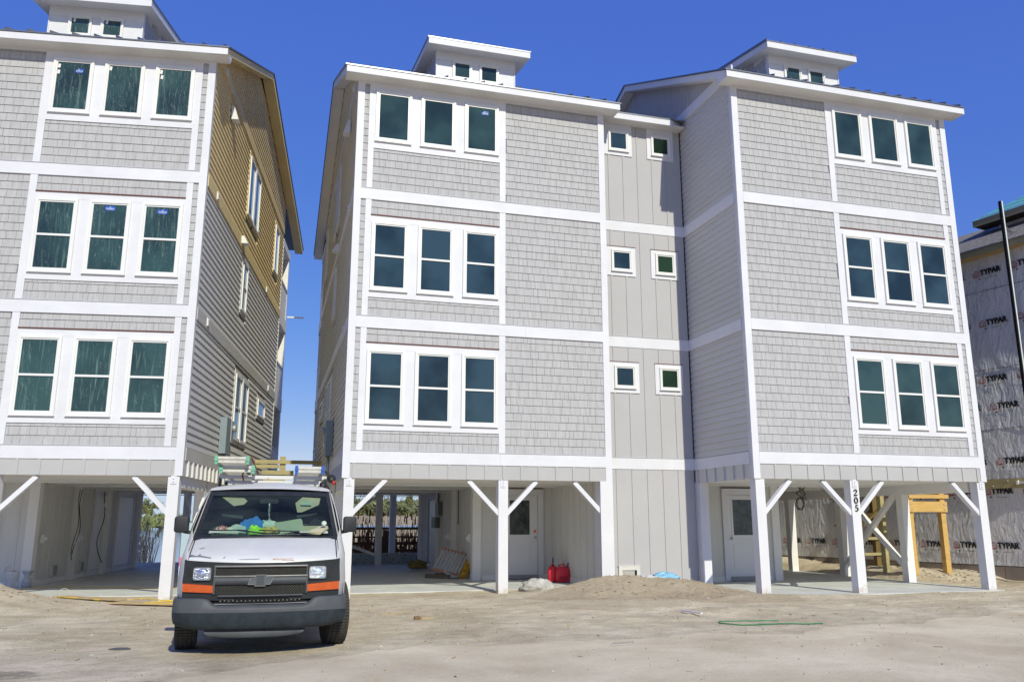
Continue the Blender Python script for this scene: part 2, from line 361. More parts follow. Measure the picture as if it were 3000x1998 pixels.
        for d0, d1, z0, z1, st in sw:
            fm = OFFW if z0 < 9 or side3 is SIDE else YEL
            # side casing
            for (a, b, c, d) in ((d0-.1, d0, z0-.1, z1+.12), (d1, d1+.1, z0-.1, z1+.12), (d0, d1, z1, z1+.12), (d0, d1, z0-.1, z0)):
                G(s).box(-.004, .03, a, b, c, d).build('side_casing', fm, root)
            g = G(s); f = .07
            g.box(-.035, .02, d0, d0+f, z0, z1).box(-.035, .02, d1-f, d1, z0, z1).box(-.035, .02, d0+f, d1-f, z1-f, z1).box(-.035, .02, d0+f, d1-f, z0, z0+f)
            if st == 'hung': g.box(-.022, .02, d0+f, d1-f, (z0+z1)/2-.025, (z0+z1)/2+.025)
            o = g.build('window', VINYL, root)
            G(s).box(.0, .02, d0+f, d1-f, z0+f, z1-f).build('pane', mat('side_glass', (.10, .22, .30), .06, .25, .5, spec=.8), o)
        for i, (zt, zb) in enumerate(BANDS+[(11.83, 11.57)]):
            m = side3 if i == 3 or (i == 2 and side3 is not SIDE) else mat('side_band_paint', (.56, .55, .54), .7, .06, .7, col2=(.50, .47, .40)) if s < 0 else WHITE
            G(s).box(-.012, .03, .13, SB-.12, zb, zt).build('side_band', m, root)
        G(s).box(0, .03, 0.04, .13, 2.36, 11.57).build('corner_board', OFFW if s < 0 else WHITE, root)
        G(s).box(-.004, .03, SB-.12, SB, 2.36, 11.4).build('corner_board', OFFW, root)
        G(s).box(.008, .03, .13, SB-.12, 2.36, 2.67).build('skirt_board', SIDE, root)
        d = .35
        while d < 11.9:
            G(s).box(-.035, .008, d, d+.055, 2.36, 2.665).build('batten', OFFW if s < 0 else SIDE, root); d += .41
        # small fixtures on the bands
        for d, z, k in ((1.95, 11.1, 'big'), (1.05, 11.72, 'vent'), (1.05, 8.64, 'vent'), (4.3, 8.7, 'small'), (8.7, 8.6, 'vent'), (1.05, 5.72, 'vent'), (10.3, 5.72, 'vent')):
            if k == 'vent':
                g = G(s)
                for q in range(3): g.box(-.05, -.012, d-.05, d+.05, z-.07+q*.05, z-.045+q*.05)
                g.box(-.03, -.01, d-.06, d+.06, z-.09, z+.09); g.build('vent', VINYL, root)
            else:
                h = .17 if k == 'big' else .1
                G(s).prism([(-.18, z-h), (-.01, z-h), (-.01, z+h), (-.07, z+h)] if s > 0 or True else [], 'y', d-.13, d+.13).build('wall_light', VINYL, root)
        # electric meter riser
        G(s).box(-.16, .0, 3.25, 3.75, 3.06, 3.92).build('meter_box', mat('meter_grey', (.22, .27, .29), .5, .05), root)
        g = G(s); g.lathe([(.0, 0), (.09, .0), (.09, .09), (.0, .09)], (-.25, 3.95, 3.72), 14, axis='x'); g.box(-.17, 0, 3.83, 4.08, 3.4, 3.9)
        g.tube([(-.08, 3.5, 3.06), (-.08, 3.5, 2.5)], .04, 8); g.build('electric_meter', mat('meter_steel', (.42, .44, .45), .4, .05, metal=.4), root)
    # ---- wall on the connector side ----
    if right_d:
        for z0, z1 in ((2.942, 5.57), (5.842, 8.51), (8.782, 11.57)):
            plank_wall(root, s, W6-.028, 1, .13, right_d, z0, z1, sid, rr=rr)
        for zt, zb in BANDS+[(11.83, 11.57)]: G(s).box(W6-.03, W6+.012, .13 if zb < 11 else -.1, right_d if zb < 11 else right_d+.6, zb, zt).build('side_band', WHITE, root)
        G(s).box(W6-.03, W6, .04, .13, 2.36, 11.5).build('corner_board', mat('side_board', (.62, .62, .64), .6), root)
        G(s).box(W6-.03, W6-.008, .13, right_d, 2.36, 2.67).build('skirt_board', SIDE, root)
        for k in range(6): G(s).box(W6-.008, W6+.03, .38+k*.4, .435+k*.4, 2.36, 2.665).build('batten', SIDE, root)
        # shingles in the gable over the connector
        g = G(s); z = 11.84; row = 0
        while z < 14.1:
            d = .1+(row % 2)*.1
            while d < 9:
                tp = min(z+.176, min(roofz(d), roofz(d+.165))-.03)
                if tp > z+.02: g.box(W6-.03, W6-.004, d, d+.165, z, tp)
                d += .172
            z += .18; row += 1
        g.build('gable_shingles', SHG, root, 'stuff')
    # ---- roof ----
    o0, o1 = -.30, W6+.30
    g = G(s)
    top = [EAVE, RIDGE, REAR]
    g.prism([(EAVE[0]-.03, EAVE[1]-.02), (RIDGE[0], RIDGE[1]-.005), (REAR[0]+.03, REAR[1]-.02), (REAR[0]+.03, REAR[1]+.01), (RIDGE[0], RIDGE[1]+.03), (EAVE[0]-.03, EAVE[1]+.01)], 'x', o0-.03, o1+.03)
    rf = g.build('roof', MROOF, root)
    k = 0; u = o0+.1
    while u < o1:
        for (a, b) in ((EAVE, RIDGE), (RIDGE, REAR)):
            G(s).beam((u, a[0]-.02, a[1]+.03), (u, b[0], b[1]+.055), .024, .07).build('roof_seam', MROOF, rf)
        u += .44
    pr = side3 if side3 is not SIDE else WHITE
    def rake(u0, u1, m):
        for (a, b) in ((EAVE, RIDGE), (RIDGE, REAR)):
            G(s).prism([(a[0], a[1]-.185), (b[0], b[1]-.185), (b[0], b[1]-.006), (a[0], a[1]-.022)], 'x', u0, u1).build('rake_board', m, root)
    def soff(u0, u1, m):
        for (a, b) in ((EAVE, RIDGE), (RIDGE, REAR)):
            G(s).prism([(a[0]+.03, a[1]-.175), (b[0], b[1]-.175), (b[0], b[1]-.155), (a[0]+.03, a[1]-.145)], 'x', u0, u1).build('soffit', m, root)
    rake(o0, o0+.03, pr); rake(o1-.03, o1, WHITE); soff(o0+.03, .0, pr); soff(W6, o1-.03, WHITE)
    G(s).box(o0, o1, EAVE[0]-.012, EAVE[0]+.02, 11.355, EAVE[1]-.02).build('fascia', WHITE, root)
    G(s).box(o0+.01, o1-.01, EAVE[0]+.02, .05, 11.36, 11.385).build('soffit', mat('soffit_white', (.74, .72, .68), .7, .02), root)
    for q in (o0, o1-.03): G(s).prism([(EAVE[0]+.02, 11.355), (.02, 11.355), (.12, 11.6), (EAVE[0]+.02, 11.5)], 'x', q+.002, q+.028).build('eave_return', WHITE, root)
    # ---- cupola ----
    cu0, cu1, cd = 2.03, 4.07, 1.25
    ce = (.83, 13.30); cr_ = (5.2, 14.17)
    cz = lambda d: ce[1]+(cr_[1]-ce[1])*(d-ce[0])/(cr_[0]-ce[0])
    G(s).prism([(cd, 12.1), (5.1, 13.9), (5.1, cz(5.1)-.1), (cd, cz(cd)-.1)], 'x', cu0, cu1).build('cupola_wall', WHITE, root)
    for uu, sg in ((cu0, -1), (cu1, 1)):
        g = G(s); z = 12.0; row = 0
        while z < 13.6:
            d = cd+.1+(row % 2)*.08
            while d < 5:
                if z+.15 > roofz(d) and z+.15 < cz(d)-.15: g.box(min(uu, uu+sg*.02), max(uu, uu+sg*.02), d, d+.16, z, z+.165)
                d += .168
            z += .17; row += 1
        g.build('cupola_shingles', SHG, root, 'stuff')
        G(s).box(min(uu, uu+sg*.025), max(uu, uu+sg*.025), cd-.02, cd+.1, 12.1, cz(cd)-.15).build('cupola_corner_board', WHITE, root)
    G(s).box(cu0, cu1, cd-.02, cd, 12.95, cz(cd)-.12).build('cupola_frieze', WHITE, root)
    for j, (p, q) in enumerate(((2.44, 2.94), (3.14, 3.65))):
        window(root, s, p, q, 12.48, 12.98, 'fixed', gm[2], y=cd-.005, fr=.035, tapes=tapes.get((3, j), ()))
    v0, v1 = cu0-.29, cu1+.31
    G(s).prism([(ce[0]-.02, ce[1]-.02), (cr_[0], cr_[1]-.01), (cr_[0], cr_[1]+.02), (ce[0]-.02, ce[1]+.01)], 'x', v0-.02, v1+.02).build('cupola_roof', MROOF, root)
    for k in range(7):
        u = v0+.12+k*.42
        G(s).beam((u, ce[0]-.02, ce[1]+.025), (u, cr_[0], cr_[1]+.04), .022, .06).build('roof_seam', MROOF, root)
    G(s).box(v0, v1, ce[0]-.01, ce[0]+.02, 13.12, ce[1]-.02).build('cupola_fascia', WHITE, root)
    G(s).prism([(ce[0]+.02, 13.125), (5.1, 13.95), (5.1, 13.97), (ce[0]+.02, 13.15)], 'x', v0+.03, v1-.03).build('cupola_soffit', WHITE, root)
    for q in (v0, v1-.03): G(s).prism([(ce[0]+.02, 13.12), (cr_[0], cr_[1]-.19), (cr_[0], cr_[1]-.01), (ce[0]+.02, ce[1]-.015)], 'x', q, q+.03).build('cupola_rake', WHITE, root)
    # ---- carport ----
    G(s).box(0, W6, slabd, 12.4, -.12, 0).build('slab', CONC, root)
    def post(u, d, w=.215, zt=2.38, m=None, z0=-.15): return G(s).box(u, u+w, d, d+w, z0, zt).build('post', m or CREAM, root)
    post(.05, .02, m=MUD, z0=-.2); post(mp, .02, m=MUD, z0=-.2)
    if leftpost: post(W6-.25, .02, m=MUD, z0=-.2)
    for d in (2.45, 4.9, 7.35, 9.8, 12.1): post(.06, d)
    def brace(u0, z0, u1, z1, d=.06): G(s).beam((u0, d+.045, z0), (u1, d+.045, z1), .09, .12, up=(0, 1, 0)).build('brace', WHITE, root)
    brace(.24, 1.64, .92, 2.34); brace(mp+.02, 1.64, mp-.66, 2.34); brace(mp+.195, 1.64, mp+.875, 2.34); brace(W6-.22, 1.64, W6-.90, 2.34)
    for (u, d) in ((.05, .0), (mp, .0)):
        g = G(s); g.box(u+.05, u+.16, .005, .018, 2.20, 2.365)
        for z in (2.25, 2.31): g.lathe([(.0, 0), (.012, 0), (.012, .02), (0, .02)], (u+.105, -.012, z), 8, axis='y')
        g.build('bolt_plate', WHITE, root)
    # cross braces down the open side and at the back
    for (p, q) in (((.11, 2.6, .25), (.11, 4.95, 2.3)), ((.215, 2.6, 2.3), (.215, 4.95, .25))):
        if s < 0 and right_d: G(s).beam(p, q, .1, .14, up=(1, 0, 0)).build('cross_brace', CREAM, root)
    G(s).beam((.3, 12.2, 1.35), (2.2, 12.2, 2.3), .1, .14, up=(0, 1, 0)).build('cross_brace', CREAM, root)
    G(s).beam((.3, 12.2, 1.05), (2.2, 12.2, .35), .1, .14, up=(0, 1, 0)).build('cross_brace', CREAM, root)
    G(s).box(.06, .28, .3, 12.1, 2.14, 2.375).build('beam', CREAM, root)
    G(s).box(.3, su, 12.08, 12.3, 2.47-.35 if False else 2.44, 2.9).build('rear_beam', CREAM, root)
    post(2.2, 12.1); 
    # storage room
    pw = mat('storage_panel', (.66, .65, .62), .7, .03, 1.2, .2, 30, stretch=(6, 6, .5))
    fd = 3.95
    G(s).box(su+.05, W6-.02, fd, fd+.1, .02, 2.375).build('storage_wall', pw, root)
    G(s).box(su+.06, su+.12, fd+.1, 12.2, .0, 2.375).build('storage_wall', pw, root)
    battens(root, s, su+.3, W6-.1, fd, .1, 2.37, su+.33, pw, pitch=.4, w=.05, th=.012)
    G(s).box(su+.2, W6-.1, fd-.02, fd, .0, .12).build('base_board', CREAM, root)
    d = fd+.4
    while d < 12.1:
        G(s).box(su+.045, su+.06, d, d+.05, .1, 2.37).build('batten', pw, root); d += .4
    G(s).box(su+.04, su+.06, fd+.2, 12.1, .0, .12).build('base_board', CREAM, root)
    for d in (fd-.06, fd+2.5, fd+5.0): post(su-.06, d, .22)
    post(su-.06, 12.1, .22)
    # ---- rear porch ----
    for (a, b) in ((2.45, 2.9), (5.40, 5.85), (8.35, 8.80)):
        G(s).box(.0, W6, 12.1, 14.0, a, b).build('porch_floor', CREAM, root)
    for u in (.02, W6/2-.1, W6-.24): G(s).box(u, u+.22, 13.78, 14.0, -.7, 11.45).build('porch_post', CREAM, root)
    for (a, b) in ((2.9, 3.95), (5.85, 6.95), (8.80, 9.9)):
        G(s).box(.03, .13, 12.12, 13.78, a, b).build('porch_half_wall', CREAM, root); G(s).box(.03, W6, 13.85, 13.95, a, b).build('porch_half_wall', CREAM, root)
        G(s).box(-.0, .16, 12.12, 13.78, b, b+.05).build('porch_rail_cap', CREAM, root)
    G(s).box(0, W6, 12.1, 14.0, 11.2, 11.45).build('porch_beam', CREAM, root)
    return root
# ---------------- the three stilt houses ----------------
HA = dict(org=(1.39, 17.65), rz=0, s=1); HB = dict(org=(15.72, 15.5), rz=0, s=-1); HC = dict(org=(-1.70, 17.72), rz=-rad(7.8), s=-1)
rA = house('grey shingled stilt house in the middle, joined at its right to the recessed panelled link', (1.39, 17.65), 0, 1, 3.77, 3.36, (GL_A, GL_A, GL_B),
      slabd=.9, leftpost=False, stick={(2, 2): (.06, .04, 'cut')})
rB = house('grey shingled stilt house numbered 205, standing forward on the right', (15.72, 15.5), 0, -1, 2.97, 3.45, (GL_B, GL_A, GL_B), sideA=False, right_d=2.55, slabd=-.12, tapes={(3, 1): ((.0, .0),)})
rC = house('stilt house on the far left with tan upper side siding and film behind its windows', (-1.70, 17.72), -rad(7.8), -1, 4.15, 3.36, (GL_F, GL_F, GL_F), film=True, side3=YEL, slabd=1.3,
      stick={(2, 2): (.10, .10, 'cut'), (1, 1): (0, .0, 'full'), (1, 0): (0, .02, 'full')},
      tapes={(2, 0): ((.0, .02), (.02, .14)), (2, 1): ((.0, .02),), (2, 2): ((.0, .04), (.0, .18)), (3, 0): ((.03, .0),), (3, 1): ((.03, .0),)})
POSTW = WHITE
# wide corner board of the middle house down to the ground (link side)
G().box(5.72, 6.02, -.006, .3, -.2, 2.36).build('corner_post', MUD, rA)
DOORP = mat('door_paint', (.72, .72, .73), .4, .02, 2)
def front_door(root, x0, x1, zb, zt, y, gx0, gx1, handle, hinge=False, leafx=None):
    """local x, not u"""
    t = .15 if gx0 else .1
    g = G(); g.box(x0, x0+t, y-.04, y, 0.02, zt).box(x1-t, x1, y-.04, y, 0.02, zt).box(x0+t, x1-t, y-.04, y, zt-.16, zt).build('door_frame', WHITE, root)
    g = G(); a, b = x0+t+.01, x1-t-.01; g.box(a, b, y-.02, y+.0, zb, zt-.17)
    if gx0:
        for (p, q, r_, s_) in ((gx0-.05, gx1+.05, 1.09, 1.14), (gx0-.05, gx1+.05, 2.03, 2.08), (gx0-.05, gx0, 1.14, 2.03), (gx1, gx1+.05, 1.14, 2.03)): g.box(p, q, y-.035, y-.018, r_, s_)
        for (p, q, r_, s_) in ((gx0-.02, gx1+.02, .90, .93), (gx0-.02, gx1+.02, .33, .36), (gx0-.02, gx0+.01, .36, .90), (gx1-.01, gx1+.02, .36, .90)): g.box(p, q, y-.03, y-.018, r_, s_)
    d = g.build('door', DOORP, root)
    if gx0: G().box(gx0, gx1, y-.026, y-.019, 1.14, 2.03).build('door_glass', mat('door_glass_film', (.05, .065, .065), .12, .6, 5, bump=.6, bscale=4, spec=.7, dist=.02), d)
    if handle:
        g = G(); g.lathe([(0, 0), (.03, 0), (.035, .03), (.02, .05), (0, .05)], (handle, y-.07, 1.06), 12, axis='y'); g.build('handle', mat('nickel', (.55, .53, .5), .3, .03, metal=.8), d)
    G().box(x0+t, x1-t, y-.08, y-.0, 0.02, zb).build('door_sill', mat('sill_grey', (.3, .3, .3), .5, .05), root)
    return d
dA = front_door(rA, 5.92-1.39, 7.03-1.39, .12, 2.32, 3.93, 6.10-1.39, 6.65-1.39, 6.80-1.39)
G().box(6.76-1.39, 6.83-1.39, 3.93-.03, 3.93-.02, 1.19, 1.26).build('sticker', mat('orange_label', (.75, .22, .04), .6, .02), dA)
G().box(4.53, 5.64, 3.9, 3.925, 2.325, 2.345).build('flashing', FLASH, rA)
dB = front_door(rB, 11.16-15.72, 12.27-15.72, .12, 2.31, 3.93, 11.45-15.72, 12.02-15.72, 11.37-15.72)
G().box(11.16-15.72, 12.27-15.72, 3.9, 3.925, 2.32, 2.34).build('flashing', FLASH, rB)
# link side wall of the middle house's recess, the white post at the foot of house B's side, and storage side doors
G().box(5.88, 6.0, .3, 3.95, .0, 2.375).build('recess_wall', MATS['storage_panel'], rA)
for k in range(8): G().box(5.865, 5.88, .45+k*.42, .50+k*.42, .12, 2.37).build('batten', MATS['storage_panel'], rA)
G().box(5.86, 5.88, .3, 3.9, .0, .12).build('base_board', CREAM, rA)
G().box(-6.02, -5.80, 2.34, 2.56, -.1, 2.375).build('post', WHITE, rB)
def side_door(root, s, u, d0, d1, zt=2.38, holes=True, open_=0.):
    g = G(s); q = u-.02
    g.box(q-.02, u+.05, d0, d0+.12, .02, zt).box(q-.02, u+.05, d1-.12, d1, .02, zt).box(q-.02, u+.05, d0+.12, d1-.12, zt-.14, zt).build('door_frame', WHITE, root)
    a, b = d0+.13, d1-.13-open_
    o = G(s).box(q-.0, u+.03, a, b, .16, zt-.16).build('door', DOORP, root)
    if open_: G(s).box(q+.02, u+.045, b, d1-.12, .02, zt-.14).build('door_gap', mat('painted_recess_shade', (.006, .006, .006), .9), root)  # near-black sheet stands in for the unlit room behind the door
    g = G(s)
    for z in (1.02, 1.14): g.box(q-.006, q, b-.10, b-.07, z, z+.035)
    g.build('handle', mat('dark_metal', (.03, .03, .03), .5), o)
    g = G(s)
    for z in (.4, 1.1, 1.85): g.box(q-.012, q, a-.02, a+.02, z, z+.1)
    g.build('hinge', mat('dark_metal', (.03, .03, .03), .5), o)
    return o
side_door(rC, -1, 4.2, 7.95, 9.4); side_door(rC, -1, 4.2, 10.0, 11.75)
side_door(rA, 1, 3.82, 8.9, 11.0, 2.33, open_=.25)
def foundation_vent(root, s, u, d0, z0, nm='vent'):
    g = G(s); g.box(u-.02, u+.03, d0, d0+.42, z0, z0+.04).box(u-.02, u+.03, d0, d0+.42, z0+.29, z0+.33).box(u-.02, u+.03, d0, d0+.06, z0, z0+.3).box(u-.02, u+.03, d0+.36, d0+.42, z0, z0+.3)
    o = g.build(nm, OFFW, root); G(s).box(u-.005, u+.02, d0+.06, d0+.36, z0+.04, z0+.29).build('vent_panel', mat('vent_grey', (.33, .33, .31), .7), o)
foundation_vent(rC, -1, 4.19, 5.4, .12); foundation_vent(rC, -1, 4.19, 7.3, .12)
# faucets and outlets on storage walls
for (r_, s_, u, d, z) in ((rC, -1, 4.06, 4.35, 1.08), (rC, -1, 4.06, 6.7, 1.05), (rA, 1, 3.68, 4.2, 1.05), (rA, 1, 3.68, 6.9, 1.05)):
    g = G(s_); g.box(u-.03, u+.05, d-.06, d+.06, z-.1, z+.1); g.lathe([(0, 0), (.05, 0), (.055, .05), (0, .05)], (u-.08, d, z), 10, axis='x'); g.build('outlet', VINYL, r_)
# electrical panel on the middle house's storage wall
G().box(3.66, 3.82, 8.9, 9.5, 1.28, 1.62).build('electric_box', mat('panel_green_grey', (.14, .16, .13), .5), rA)
G().box(3.68, 3.82, 8.5, 9.0, 1.66, 2.08).build('electric_box', mat('panel_green_grey', (.14, .16, .13), .5), rA)
g = G(); g.tube([(3.74, 8.8, 2.05), (3.74, 8.8, 2.37)], .03, 8); g.tube([(3.78, 6.0, 1.4), (3.78, 6.0, 2.37)], .018, 6); g.build('conduit', mat('panel_green_grey', (.14, .16, .13), .5), rA)
# house number on the middle post of house B
NUM = mat('number_black', (.012, .008, .006), .5, .02)
def serif_digits(root, x, y, z):
    def stroke(pts, ws):
        g = G(); v = []
        for i, (p, w) in enumerate(zip(pts, ws)):
            a = Vector(pts[max(i-1, 0)]); b = Vector(pts[min(i+1, len(pts)-1)]); d = (b-a).normalized(); n = Vector((-d[1], d[0]))*w/2
            v += [(x+p[0]+n[0], y, z_+p[1]+n[1]), (x+p[0]-n[0], y, z_+p[1]-n[1])]
        n_ = len(pts); vv = v+[(a, y+.012, c) for a, _, c in v]; m = len(v)
        f = [(2*i, 2*i+1, 2*i+3, 2*i+2) for i in range(n_-1)]+[(m+2*i+2, m+2*i+3, m+2*i+1, m+2*i) for i in range(n_-1)]
        f += [(2*i+2, 2*i+m+2, 2*i+m, 2*i) for i in range(n_-1)]+[(2*i+1, 2*i+1+m, 2*i+3+m, 2*i+3) for i in range(n_-1)]
        return vv, f
    for ch, z_ in (('2', z), ('0', z-.165), ('5', z-.33)):
        g = G(); c, s_ = math.cos, math.sin
        if ch == '2':
            pts = [(.022, .095), (.028, .118), (.05, .135), (.078, .128), (.09, .105), (.08, .078), (.05, .045), (.022, .015)]; ws = [.024, .014, .014, .022, .028, .024, .014, .012]
            g.add(*stroke(pts, ws)); g.add(*stroke([(.015, .010), (.05, .015), (.085, .008), (.102, .035)], [.02, .026, .022, .008]))
        elif ch == '0':
            pts = [(.055+.038*s_(t), .07+.062*c(t)) for t in [2*math.pi*k/16 for k in range(17)]]; ws = [.012+.014*abs(s_(2*math.pi*k/16)) for k in range(17)]
            g.add(*stroke(pts, ws))
        else:
            g.add(*stroke([(.032, .075), (.04, .128)], [.01, .014])); g.add(*stroke([(.036, .128), (.065, .130), (.095, .138)], [.022, .024, .012]))
            pts = [(.032, .075), (.055, .086), (.082, .075), (.090, .048), (.075, .018), (.048, .008), (.022, .022)]; ws = [.01, .014, .022, .028, .022, .014, .022]
            g.add(*stroke(pts, ws))
        g.build('house_number', NUM, root)
serif_digits(rB, 12.165-15.72-.055, .0, 2.02)
# ---------------- the recessed link between the houses ----------------
LK = thing('linking_wall', 'recessed vertical panelled stair wing between the middle and right houses', 'building wing', (7.41, 18.05, 0))
G().box(0, 2.29, .03, 6, -.2, 11.4).build('wall', DARKJ, LK)
LKP = mat('link_panel_paint', (.455, .442, .448), .7, .02, 1.2, .08, 60, .25)
floors = [(-.1, 2.67), (2.945, 5.57), (5.845, 8.51), (8.785, 11.38)]
for i, (z0, z1) in enumerate(floors):
    xs = [.02, .26, .655, 1.05, 1.45, 1.845, 2.27]
    for a, b in zip(xs[:-1], xs[1:]):
        G().box(a+.005, b-.002, .004, .03, z0, z1).build('wall_panel', LKP, LK)
        if a > .1: G().box(a, a+.045, -.012, .004, z0, z1-.012).build('batten', LKP, LK)
    if i: G().box(0, 2.29, -.01, .03, z0-.275, z0-.012).build('band_board', WHITE, LK); G().box(0, 2.29, -.022, .02, z0-.012, z0-.001).build('band_cap', MATS['cap_grey'], LK)
for i, (c0, c1) in enumerate(((4.46, 5.20), (7.35, 8.09), (10.52, 11.38))):
    for j, (a, b) in enumerate(((.16, .92), (1.34, 2.08))):
        G().box(a, b, -.02, .0, c0, c1).build('casing', WHITE, LK)
        if i < 2: G().box(a-.005, b+.005, -.03, .0, c1, c1+.014).build('flashing', FLASH, LK)
        z0 = c0+.115; window(LK, 1, a+.115, b-.1, z0, z0+.54, 'fixed', GL_G if j else GL_A, y=-.02, fr=.035)
g = G(); g.box(.26, .34, -.03, 0, .0, .49).box(.70, .78, -.03, 0, .0, .49).box(.34, .70, -.03, 0, .40, .49).box(.24, .80, -.035, 0, .49, .505)
v = g.build('vent', OFFW, LK); G().box(.34, .70, -.012, .0, .05, .40).build('vent_panel', mat('vent_tan', (.42, .40, .37), .7), v)
# link roof
g = G(); g.prism([(-.37, 11.50), (2.2, 12.02), (2.2, 12.05), (-.37, 11.53)], 'x', .3, 2.27); lr = g.build('roof', MROOF, LK)
for k in range(5): G().beam((.45+k*.44, -.36, 11.54), (.45+k*.44, 2.1, 12.05), .02, .04).build('roof_seam', MROOF, lr)
G().box(.30, 1.90, -.36, -.33, 11.35, 11.5).build('fascia', WHITE, LK)
G().add([(1.90, -.36, 11.35), (2.27, -.12, 11.35), (2.27, -.12, 11.55), (1.90, -.36, 11.5), (1.90, -.3, 11.35), (2.27, -.06, 11.35), (2.27, -.06, 11.55), (1.90, -.3, 11.5)], [(0, 1, 2, 3), (7, 6, 5, 4), (0, 4, 5, 1)]).build('fascia', WHITE, LK)
G().box(.0, 2.27, -.33, .03, 11.36, 11.385).build('soffit', MATS['soffit_white'], LK)

# ---------------- wrapped house at the right ----------------
TR = thing('wrapped_house', 'unfinished house wrapped in printed silver membrane at the right edge', 'house', (18.24, 17.97, 0), -rad(78.5))
WR = bpy.data.materials.new('silver_house_wrap'); WR.use_nodes = True; n = WR.node_tree; p = n.nodes['Principled BSDF']
tc = n.nodes.new('ShaderNodeTexCoord'); nz = n.nodes.new('ShaderNodeTexNoise'); nz.inputs['Scale'].default_value = .8; nz.inputs['Detail'].default_value = 5
mp = n.nodes.new('ShaderNodeMapping'); mp.inputs['Scale'].default_value = (2.2, 1, .9); n.links.new(tc.outputs['Object'], mp.inputs[0])
n2 = n.nodes.new('ShaderNodeTexNoise'); n2.inputs['Scale'].default_value = 2.6; n2.inputs['Detail'].default_value = 6; n2.inputs['Distortion'].default_value = 1.1; n.links.new(mp.outputs[0], n2.inputs[0])
n.links.new(tc.outputs['Object'], nz.inputs[0]); cr = n.nodes.new('ShaderNodeValToRGB'); cr.color_ramp.elements[0].color = (.60, .60, .63, 1); cr.color_ramp.elements[1].color = (.72, .72, .75, 1)
n.links.new(nz.outputs[0], cr.inputs[0]); n.links.new(cr.outputs[0], p.inputs['Base Color']); p.inputs['Roughness'].default_value = .42; p.inputs['Metallic'].default_value = .0
bp = n.nodes.new('ShaderNodeBump'); bp.inputs['Strength'].default_value = .8; bp.inputs['Distance'].default_value = .07; n.links.new(n2.outputs[0], bp.inputs['Height']); n.links.new(bp.outputs[0], p.inputs['Normal'])
def wrap_y(x, z):
    v = mnoise.noise(Vector((x*1.6, z*.9, 3.1)))*.020+mnoise.noise(Vector((x*5+z*1.5, z*2.2, 7.7)))*.010
    f = min(1, max(0, (z-2.6)/1.5))*.7+.3
    return v*f*1.3
g = G(); nx, nz_ = 190, 120; X0, X1, Z0, Z1 = -12., 5., .37, 8.75
v = []; 
for j in range(nz_+1):
    for i in range(nx+1):
        x = X0+(X1-X0)*i/nx; z = Z0+(Z1-Z0)*j/nz_; v.append((x, wrap_y(x, z), z))
g.add(v, [(j*(nx+1)+i, j*(nx+1)+i+1, (j+1)*(nx+1)+i+1, (j+1)*(nx+1)+i) for j in range(nz_) for i in range(nx)], smooth=True)
g.build('house_wrap', WR, TR)
G().box(X0, X1, .05, 9, .3, 8.7).build('wall', DARKJ, TR)
G().box(X0, X1, .02, 9.1, -.3, .368).build('foundation', mat('foundation_block', (.26, .22, .19), .9, .08, 2, .3, 20), TR)
for k in range(14): G().box(X0+k*1.22, X0+k*1.22+1.205, .0, .02, -.3, .34).build('foundation_panel', mat('foundation_panel', (.30, .25, .215), .9, .08, 2, .2, 20), TR)
LG = mat('wrap_black_print', (.02, .02, .024), .6, .02); LRD = mat('wrap_red_print', (.36, .03, .03), .6, .02)
def logo(x, z, k=1.):
    g = G(); y = -.036
    def P(a, b): return (x+a*k, y, z+b*k)
    # stylised house outline, open at the foot
    out = [(.0, .0), (.0, .10), (.085, .17), (.17, .10), (.17, .0), (.02, .0)]
    for w, (ox, oz, sc) in ((.016, (0, 0, 1)), (.012, (.045, .018, .5))):
        pts = [(ox+a*sc, oz+b*sc) for a, b in out]
        for (a, b), (c, d) in zip(pts[:-1], pts[1:]):
            L = math.hypot(c-a, d-b); nx_, nz2 = -(d-b)/L*w/2, (c-a)/L*w/2; ex, ez = (c-a)/L*w/2, (d-b)/L*w/2
            g.add([P(a-ex+nx_, b-ez+nz2), P(a-ex-nx_, b-ez-nz2), P(c+ex-nx_, d+ez-nz2), P(c+ex+nx_, d+ez+nz2)], [(0, 1, 2, 3)], 1)
    for e_ in (0, .009, .018): g.text('TYPAR', .21*k, x+.19*k+e_, y-.001-e_*.1, z+.02*k, 0, .03, .9)
    g.text('MADE TO PERFORM', .032*k, x+.33*k, y-.001, z-.085*k, 0, .004, .95); g.box(x+.14*k, x+.18*k, y-.001, y, z-.09*k, z-.05*k)
    g.build('wrap_print', [LG, LRD], TR)
for z, ph in ((.78, -.1), (2.17, -.09), (2.93, .35), (4.37, .35), (5.11, .13), (6.63, .33), (8.02, .33)):
    for k in range(-7, 4): 
        if -11.5 < ph+k*1.04 < 4.2 and not (z > 3 and ph+k*1.04 < -1.4): logo(ph+k*1.04, z)
